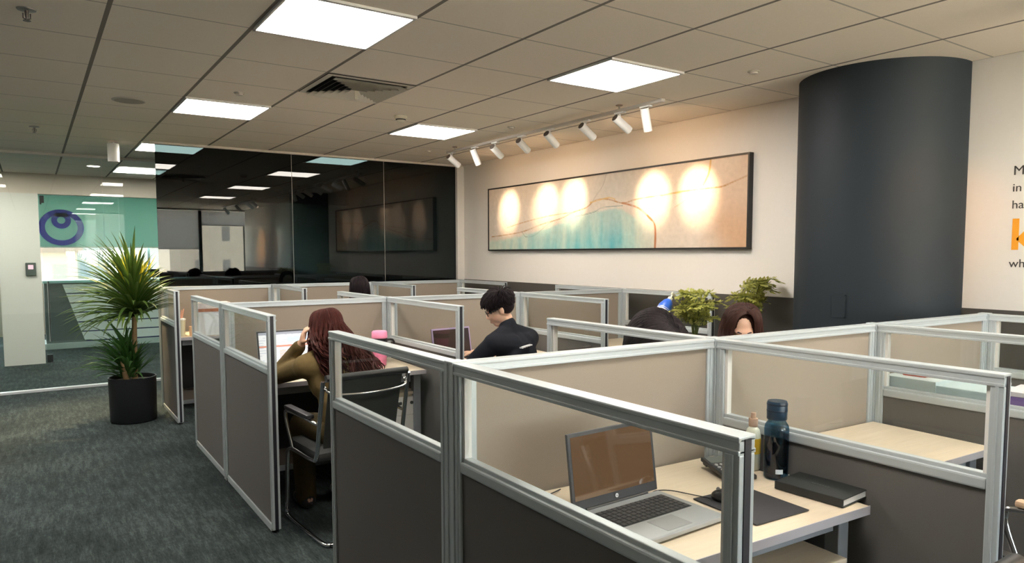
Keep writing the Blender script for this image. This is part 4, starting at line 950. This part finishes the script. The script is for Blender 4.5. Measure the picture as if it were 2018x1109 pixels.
def remesh(o, v, it=4, fac=.5):
    r = o.modifiers.new('remesh', 'REMESH'); r.mode = 'VOXEL'; r.voxel_size = v; r.use_smooth_shade = True
    s = o.modifiers.new('smooth', 'SMOOTH'); s.iterations = it; s.factor = fac; return o
def lerp(a, c, f): return Vector(a).lerp(Vector(c), f)
def person(label, loc, rz, P, skin, shirt, pants, hair_fn, sleeve=1.0, voxel=.007, collar=False, extra=None, shoe=None):
    t = thing('person', label, 'person', loc, rz)
    V = {k: Vector(v) for k, v in P.items() if not isinstance(v, (int, float))}
    hip, belly, chest, neck, head = V['hip'], V['belly'], V['chest'], V['neck'], V['head']
    HR = Euler((-P.get('pitch', 0), P.get('tilt', 0), P.get('yaw', 0)), 'YXZ').to_matrix()
    HR = Matrix.Rotation(P.get('yaw', 0), 3, 'Z') @ Matrix.Rotation(-P.get('pitch', 0), 3, 'X') @ Matrix.Rotation(P.get('tilt', 0), 3, 'Y')
    HM = Matrix.Translation(head) @ HR.to_4x4()
    sw = P.get('sw', .185)
    shy = P.get('twist', 0.0)
    def torso(b, e):
        d = (chest - hip).normalized(); rot = Vector((0, 0, 1)).rotation_difference((chest - belly).normalized()).to_matrix()
        b.ell(hip, (.165 + e, .125 + e, .11 + e)); b.ell(lerp(hip, belly, .55), (.145 + e, .112 + e, .12 + e), rot=rot)
        b.ell(belly, (.138 + e, .105 + e, .13 + e), rot=rot); b.ell(chest, (.158 + e, .108 + e, .155 + e), rot=rot)
        for s in (-1, 1):
            b.cone(chest + Vector((s * .07, 0, .07)), sh[s], .075 + e, .058 + e); b.cone(neck + Vector((s * .02, 0, -.01)), sh[s] + Vector((0, 0, .012)), .045 + e, .046 + e)
    sh = {s: V.get('shl' if s < 0 else 'shr', lerp(chest, neck, .62) + Vector((s * sw, 0, -.01))) for s in (-1, 1)}
    el = {-1: V['ell'], 1: V['elr']}; wr = {-1: V['wrl'], 1: V['wrr']}
    kn = {s: hip + Vector((s * .12, .42, -.03)) for s in (-1, 1)}; an = {s: Vector((kn[s].x, kn[s].y - .05, .09)) for s in (-1, 1)}
    b = MB(); torso(b, 0)
    b.cone(neck + Vector((0, 0, -.03)), HM @ Vector((0, -.012, -.075)), .056, .050)
    # head
    for c, r in (((0, -.014, .030), (.073, .090, .080)), ((0, .016, -.030), (.062, .070, .075)), ((0, .050, -.090), (.030, .028, .022)), ((0, .071, .020), (.050, .017, .014)), ((0, .060, -.035), (.046, .030, .035)),
                 ((0, .083, -.060), (.021, .010, .0065)), ((0, .082, -.070), (.019, .010, .007)), ((-.011, .092, -.036), (.009, .010, .008)), ((.011, .092, -.036), (.009, .010, .008)), ((0, .100, -.032), (.009, .010, .009))):
        b.ell(c, r, 20, HM)
    b.cone(HM @ Vector((0, .084, .008)), HM @ Vector((0, .100, -.028)), .008, .010, 8)
    for s in (-1, 1): b.ell((s * .076, -.004, -.012), (.009, .019, .030), 14, HM, Matrix.Rotation(s * .35, 3, 'Z'))
    for s in (-1, 1):
        b.cone(sh[s], el[s], .050, .040); b.cone(el[s], wr[s], .040, .027)
        b.cone(hip + Vector((s * .085, .02, 0)), kn[s], .088, .060); b.cone(kn[s], an[s], .058, .040); b.cone(an[s] + Vector((0, -.03, -.04)), an[s] + Vector((0, .14, -.055)), .038, .030)
        # hand: palm, four fingers, thumb
        hd = V.get('hdl' if s < 0 else 'hdr', (wr[s] - el[s]).normalized()); hd = hd.normalized()
        pn = V.get('pnl' if s < 0 else 'pnr', Vector((0, 0, -1))); pn = (pn - hd * pn.dot(hd)).normalized(); sd = hd.cross(pn) * s
        curl = P.get('curl_l' if s < 0 else 'curl_r', .35)
        pc = wr[s] + hd * .048
        rot = Matrix((sd, hd, pn)).transposed(); b.ell(pc, (.040, .050, .016), 16, rot=rot)
        for q, (ox, Lf, rf) in enumerate(((.030, .066, .0090), (.010, .074, .0094), (-.011, .069, .0090), (-.030, .053, .0080))):
            p = pc + hd * .040 + sd * ox; a = .1 + q * .04; dr = hd.copy()
            for sg, fr in enumerate((.46, .31, .25)):
                a += curl * (1 + .35 * sg); dr = (hd * math.cos(a) + pn * math.sin(a) + sd * ox * 1.6).normalized(); e_ = p + dr * Lf * fr
                b.cone(p, e_, rf * (1 - .10 * sg), rf * (1 - .10 * (sg + 1)), 8); p = e_
        p = pc - hd * .022 + sd * .030
        for sg, (Lf, rf) in enumerate(((.036, .0115), (.028, .0098), (.020, .0088))):
            dr = (sd * (.8 - .32 * sg) + hd * (.55 + .25 * sg) + pn * (.30 + curl * .4)).normalized(); e_ = p + dr * Lf; b.cone(p, e_, rf, rf * .9, 8); p = e_
    remesh(b.build('body', skin, t), voxel, 3, .5)
    for s in (-1, 1):
        q = MB(); q.ell((s * .029, .0700, .000), (.0125, .0095, .0075), 14, HM); e_ = q.build('eye', mat('eye_white', (0.75, 0.72, 0.70), .2) if 'eye_white' not in bpy.data.materials else bpy.data.materials['eye_white'], t, True)
        q = MB(); q.ell((s * .029, .0780, -.0005), (.0052, .0022, .0052), 12, HM); q.build('iris', mat('iris', (0.02, 0.012, 0.008), .15) if 'iris' not in bpy.data.materials else bpy.data.materials['iris'], e_, True)
        q = MB(); q.tube([HM @ Vector((s * .046, .066, .020)), HM @ Vector((s * .030, .081, .025)), HM @ Vector((s * .014, .085, .021))], [.002, .0035, .0025], 6); q.build('eyebrow', MT['slot'], t, True)
    q = MB(); q.ell((0, .0915, -.0645), (.018, .0025, .0045), 12, HM); q.build('lips', mat('lips', (0.45, 0.16, 0.13), .4) if 'lips' not in bpy.data.materials else bpy.data.materials['lips'], t, True)
    b = MB(); torso(b, .014)
    for s in (-1, 1):
        b.cone(sh[s], el[s], .064, .054 if sleeve > .5 else .058) if sleeve > .5 else b.cone(sh[s], lerp(sh[s], el[s], .75), .066, .060)
        if sleeve > .5: b.cone(el[s], lerp(el[s], wr[s], min(1, sleeve) * .93), .054, .040)
    if collar: b.cone(neck + Vector((0, 0, -.03)), lerp(neck, HM @ Vector((0, -.012, -.075)), .38), .072, .064)
    sh_o = remesh(b.build('shirt', shirt, t), .011, 4, .5)
    b = MB(); b.ell(hip + Vector((0, 0, -.02)), (.178, .138, .105))
    for s in (-1, 1): b.cone(hip + Vector((s * .085, .02, 0)), kn[s], .101, .074); b.cone(kn[s], an[s] + Vector((0, 0, -.03)), .072, .062)
    remesh(b.build('trousers', pants, t), .012, 4, .5)
    for s in (-1, 1):
        b = MB(); b.ell(an[s] + Vector((0, .05, -.052)), (.045, .125, .037), 16); b.cone(an[s] + Vector((0, -.02, -.045)), an[s] + Vector((0, -.01, .0)), .048, .044)
        b.build('shoe', shoe or MT['black'], t, True)
    hair_fn(t, HM, head, neck, chest)
    if extra: extra(t, HM, sh, neck, chest)
    return t
def strands(b, paths, r0, n=5):
    for p in paths:
        L_ = len(p); b.tube(p, [max(.0008, r0 * (1 - .75 * (k / (L_ - 1)) ** 2)) for k in range(L_)], n, flat=.55)
def long_hair(m, end_fn, seed, vol=1.0, n=420, part=.0, front=.95, cap_r=(.085, .104, .096), wave=.006):
    def fn(t, HM, head, neck, chest):
        q = random.Random(seed); b = MB(); paths = []
        b.ell((0, -.034, .028), (cap_r[0] * vol * .98, cap_r[1] * vol * .90, cap_r[2] * .97), 28, HM)
        for k in range(n):
            az = PI / 2 + front + (2 * PI - 2 * front) * (k + q.random()) / n        # skips the face (facing +y)
            top = Vector((part + q.uniform(-.012, .012), q.uniform(-.05, .055), .122))
            eq = Vector((cap_r[0] * vol * 1.06 * math.cos(az), -.018 + cap_r[1] * vol * 1.04 * math.sin(az), q.uniform(-.03, .02)))
            m1 = Vector((top.x + (eq.x - top.x) * .48, top.y + (eq.y - top.y) * .45, .112 + .006 * q.random())); m2 = Vector((top.x + (eq.x - top.x) * .84, top.y + (eq.y - top.y) * .84, .070 + .01 * q.random()))
            p = [HM @ top, HM @ m1, HM @ m2, HM @ eq]
            tail = end_fn(p[-1], az, q, head, neck, chest)
            pts = bez(p + tail, 4); wv = (k // 9) * 1.7 + q.uniform(-.5, .5)
            paths.append([v + Vector((math.sin(i * .75 + wv), math.cos(i * .65 + wv), 0)) * wave * min(1, max(0, i - 9) / 8) for i, v in enumerate(pts)])
        strands(b, paths, .0095)
        b.build('hair', m, t, True)
    return fn
def short_hair(m, seed):
    def fn(t, HM, head, neck, chest):
        q = random.Random(seed); b = MB(); paths = []
        b.ell((0, -.018, .045), (.083, .101, .078), 28, HM); b.ell((0, -.036, .000), (.072, .076, .062), 24, HM); b.ell((0, .034, .086), (.058, .044, .032), 20, HM)
        for k in range(1500):
            th = math.acos(1 - 1.35 * (k + .5) / 1500); az = k * 2.39996
            nrm = Vector((math.sin(th) * math.cos(az), math.sin(th) * math.sin(az), math.cos(th)))
            p = Vector((nrm.x * .084, -.016 + nrm.y * .103, .042 + nrm.z * .083))
            lowest = -.060 if nrm.y < -.25 else ((.030 if nrm.y > .15 else -.008) if abs(nrm.x) > .55 else .082)
            if p.z < lowest: continue
            L_ = .030 + .030 * max(0, nrm.z) + .012 * max(0, nrm.y)
            down = Vector((0, 0, -1)); flow = down - nrm * down.dot(nrm) + Vector((.25, .55 if nrm.z > .3 else .1, 0)) * max(0, nrm.z + .2)
            flow = flow - nrm * flow.dot(nrm) * .8 + Vector((q.uniform(-.25, .25), q.uniform(-.25, .25), q.uniform(-.15, .15))); flow.normalize()
            lift = .35 if nrm.z > .2 else .12
            paths.append([HM @ v for v in bez([p - nrm * .006, p + nrm * L_ * lift * .5 + flow * L_ * .5, p + nrm * L_ * lift * .25 + flow * L_], 3)])
        strands(b, paths, .0062); b.build('hair', m, t, True)
    return fn
SK = skin_m('skin_light', (0.66, 0.40, 0.28)); SK2 = skin_m('skin_fair', (0.70, 0.44, 0.32))
H_RED = hair_m('hair_reddish', (0.022, 0.010, 0.009), (0.12, 0.035, 0.030)); H_BLK = hair_m('hair_black', (0.006, 0.005, 0.006), (0.03, 0.022, 0.026)); H_BRN = hair_m('hair_brown', (0.015, 0.009, 0.008), (0.08, 0.035, 0.028))
JEANS = cloth_m('dark_trousers', (0.03, 0.035, 0.05))
# person in khaki, hand at the ear
def w_end(p, az, q, head, neck, chest):
    s = math.cos(az); right = s > -.15
    zend = q.uniform(.74, .84) if right else q.uniform(.80, .96)
    tx = p.x + (.13 * max(0, s) + .03 if right else .035) * q.uniform(.5, 1.25); ty = min(p.y, neck.y - .07) - q.uniform(.04, .10) if math.sin(az) < .35 else p.y - .01
    out = [lerp(p, (tx, ty, zend), f) + Vector((.025 * math.sin(f * PI) * (1 if s > 0 else -1), -.02 * math.sin(f * PI), 0)) for f in (.3, .6, .85)]
    return out + [Vector((tx, ty + .01, zend))]
person('person with long reddish hair in khaki shirt, seated with a hand at the ear', (1.45, 3.87, 0), .06,
       dict(hip=(0, -.10, .53), belly=(-.005, -.05, .68), chest=(-.015, .03, .81), neck=(-.03, .075, .955), head=(-.035, .125, 1.072), yaw=.15, pitch=.22, sw=.165,
            ell=(-.235, .40, .795), wrl=(-.165, .185, 1.00), hdl=(.22, -.25, .95), pnl=(.9, -.25, -.1), curl_l=.55, elr=(.27, .20, .76), wrr=(.10, .44, .80), hdr=(-.3, 1, -.05), curl_r=.3),
       SK, cloth_m('khaki_shirt', (0.15, 0.105, 0.045)), cloth_m('khaki_trousers', (0.10, 0.075, 0.035)), long_hair(H_RED, w_end, 2, 1.04, 520, wave=.017))
# person in black with glasses
def man_extra(t, HM, sh, neck, chest):
    g = MB()
    for s in (-1, 1):
        c = Vector((s * .032, .093, .002)); pts = [HM @ (c + Vector((.024 * math.cos(a), 0, .018 * math.sin(a)))) for a in [2 * PI * k / 20 for k in range(21)]]
        g.tube(pts, .0024, 6, caps=False); g.tube([HM @ Vector((s * .056, .092, .006)), HM @ Vector((s * .078, .06, .008)), HM @ Vector((s * .080, .0, .006)), HM @ Vector((s * .078, -.02, -.008))], .0026, 6)
    g.tube([HM @ Vector((-.009, .095, .006)), HM @ Vector((.009, .095, .006))], .0022, 6); g.build('glasses', MT['black'], t, True)
    m = MB()
    for k in range(9):
        x = -.105 + .0125 * k; m.box((x, chest.y - .1305, chest.z + .068 + (k % 2) * .002 + k * .0012), (x + .0095, chest.y - .105, chest.z + .076 + k * .0012))
    m.build('shirt_print', mat('print_white', (0.75, 0.75, 0.78), .6), t)
person('person with glasses in black shirt, seated and looking down to the left', (2.715, 3.93, 0), .30,
       dict(hip=(0, -.08, .53), belly=(0, -.06, .68), chest=(0, -.01, .83), neck=(-.015, .045, 1.005), head=(-.055, .10, 1.150), yaw=.80, pitch=.42, tilt=0, sw=.195,
            ell=(-.30, .16, .77), wrl=(-.16, .42, .80), hdl=(.2, 1, -.05), elr=(.30, .16, .77), wrr=(.06, .44, .80), hdr=(-.3, 1, -.05)),
       SK2, cloth_m('black_shirt', (0.012, 0.014, 0.020)), JEANS, short_hair(H_BLK, 4), sleeve=.3, collar=True, extra=man_extra)
def fall(p, az, q, head, neck, chest):
    zend = q.uniform(.86, .98); d = Vector((math.cos(az), math.sin(az), 0))
    return [p + d * .02 * q.random() + Vector((0, 0, -.06)), Vector((p.x + d.x * .03, p.y + d.y * .02, (p.z + zend) / 2)), Vector((p.x + d.x * .02, p.y + d.y * .01, zend))]
person('person with big dark hair leaning over a desk, only the crown showing', (2.50, 2.62, 0), PI,
       dict(hip=(0, -.08, .53), belly=(.02, .0, .68), chest=(.05, .14, .80), neck=(.095, .27, .93), head=(.125, .35, 1.105), yaw=0, pitch=.75, sw=.17,
            ell=(-.20, .36, .79), wrl=(-.05, .52, .80), hdl=(.6, .6, 0), elr=(.20, .37, .79), wrr=(.14, .54, .80), hdr=(-.5, .8, 0)),
       SK, cloth_m('grey_shirt', (0.12, 0.12, 0.13)), JEANS, long_hair(H_BLK, fall, 5, 1.42, 300, cap_r=(.088, .108, .104)), voxel=.009)
person('brown-haired person with forehead showing, seated beside the leafy plants', (3.06, 2.68, 0), PI + .1,
       dict(hip=(0, -.08, .53), belly=(.01, .0, .68), chest=(.03, .12, .82), neck=(.055, .26, .965), head=(.075, .36, 1.125), yaw=-.85, pitch=.30, sw=.17,
            ell=(-.24, .34, .79), wrl=(-.08, .52, .80), hdl=(.5, .8, 0), elr=(.28, .34, .79), wrr=(.14, .54, .80), hdr=(-.5, .8, 0)),
       SK2, cloth_m('blue_shirt', (0.06, 0.09, 0.15)), JEANS, long_hair(H_BRN, fall, 6, 1.12, 360, part=-.02, front=.62), voxel=.009)
def fall2(p, az, q, head, neck, chest):
    zend = q.uniform(.98, 1.05); return [Vector((p.x, p.y, (p.z + zend) / 2)), Vector((p.x * .9 + head.x * .1, p.y, zend))]
person('black-haired person at the back, head just above the partitions before the tinted glass', (2.70, 6.62, 0), 0,
       dict(hip=(0, -.08, .53), belly=(0, -.05, .69), chest=(0, 0, .85), neck=(0, .02, 1.02), head=(0, .05, 1.165), yaw=.1, pitch=.2, sw=.17,
            ell=(-.25, .18, .78), wrl=(-.1, .42, .80), hdl=(.2, 1, 0), elr=(.25, .18, .78), wrr=(.1, .42, .80), hdr=(-.2, 1, 0)),
       SK, cloth_m('white_shirt', (0.5, 0.5, 0.5)), JEANS, long_hair(H_BLK, fall2, 8, 1.02, 200), voxel=.010)
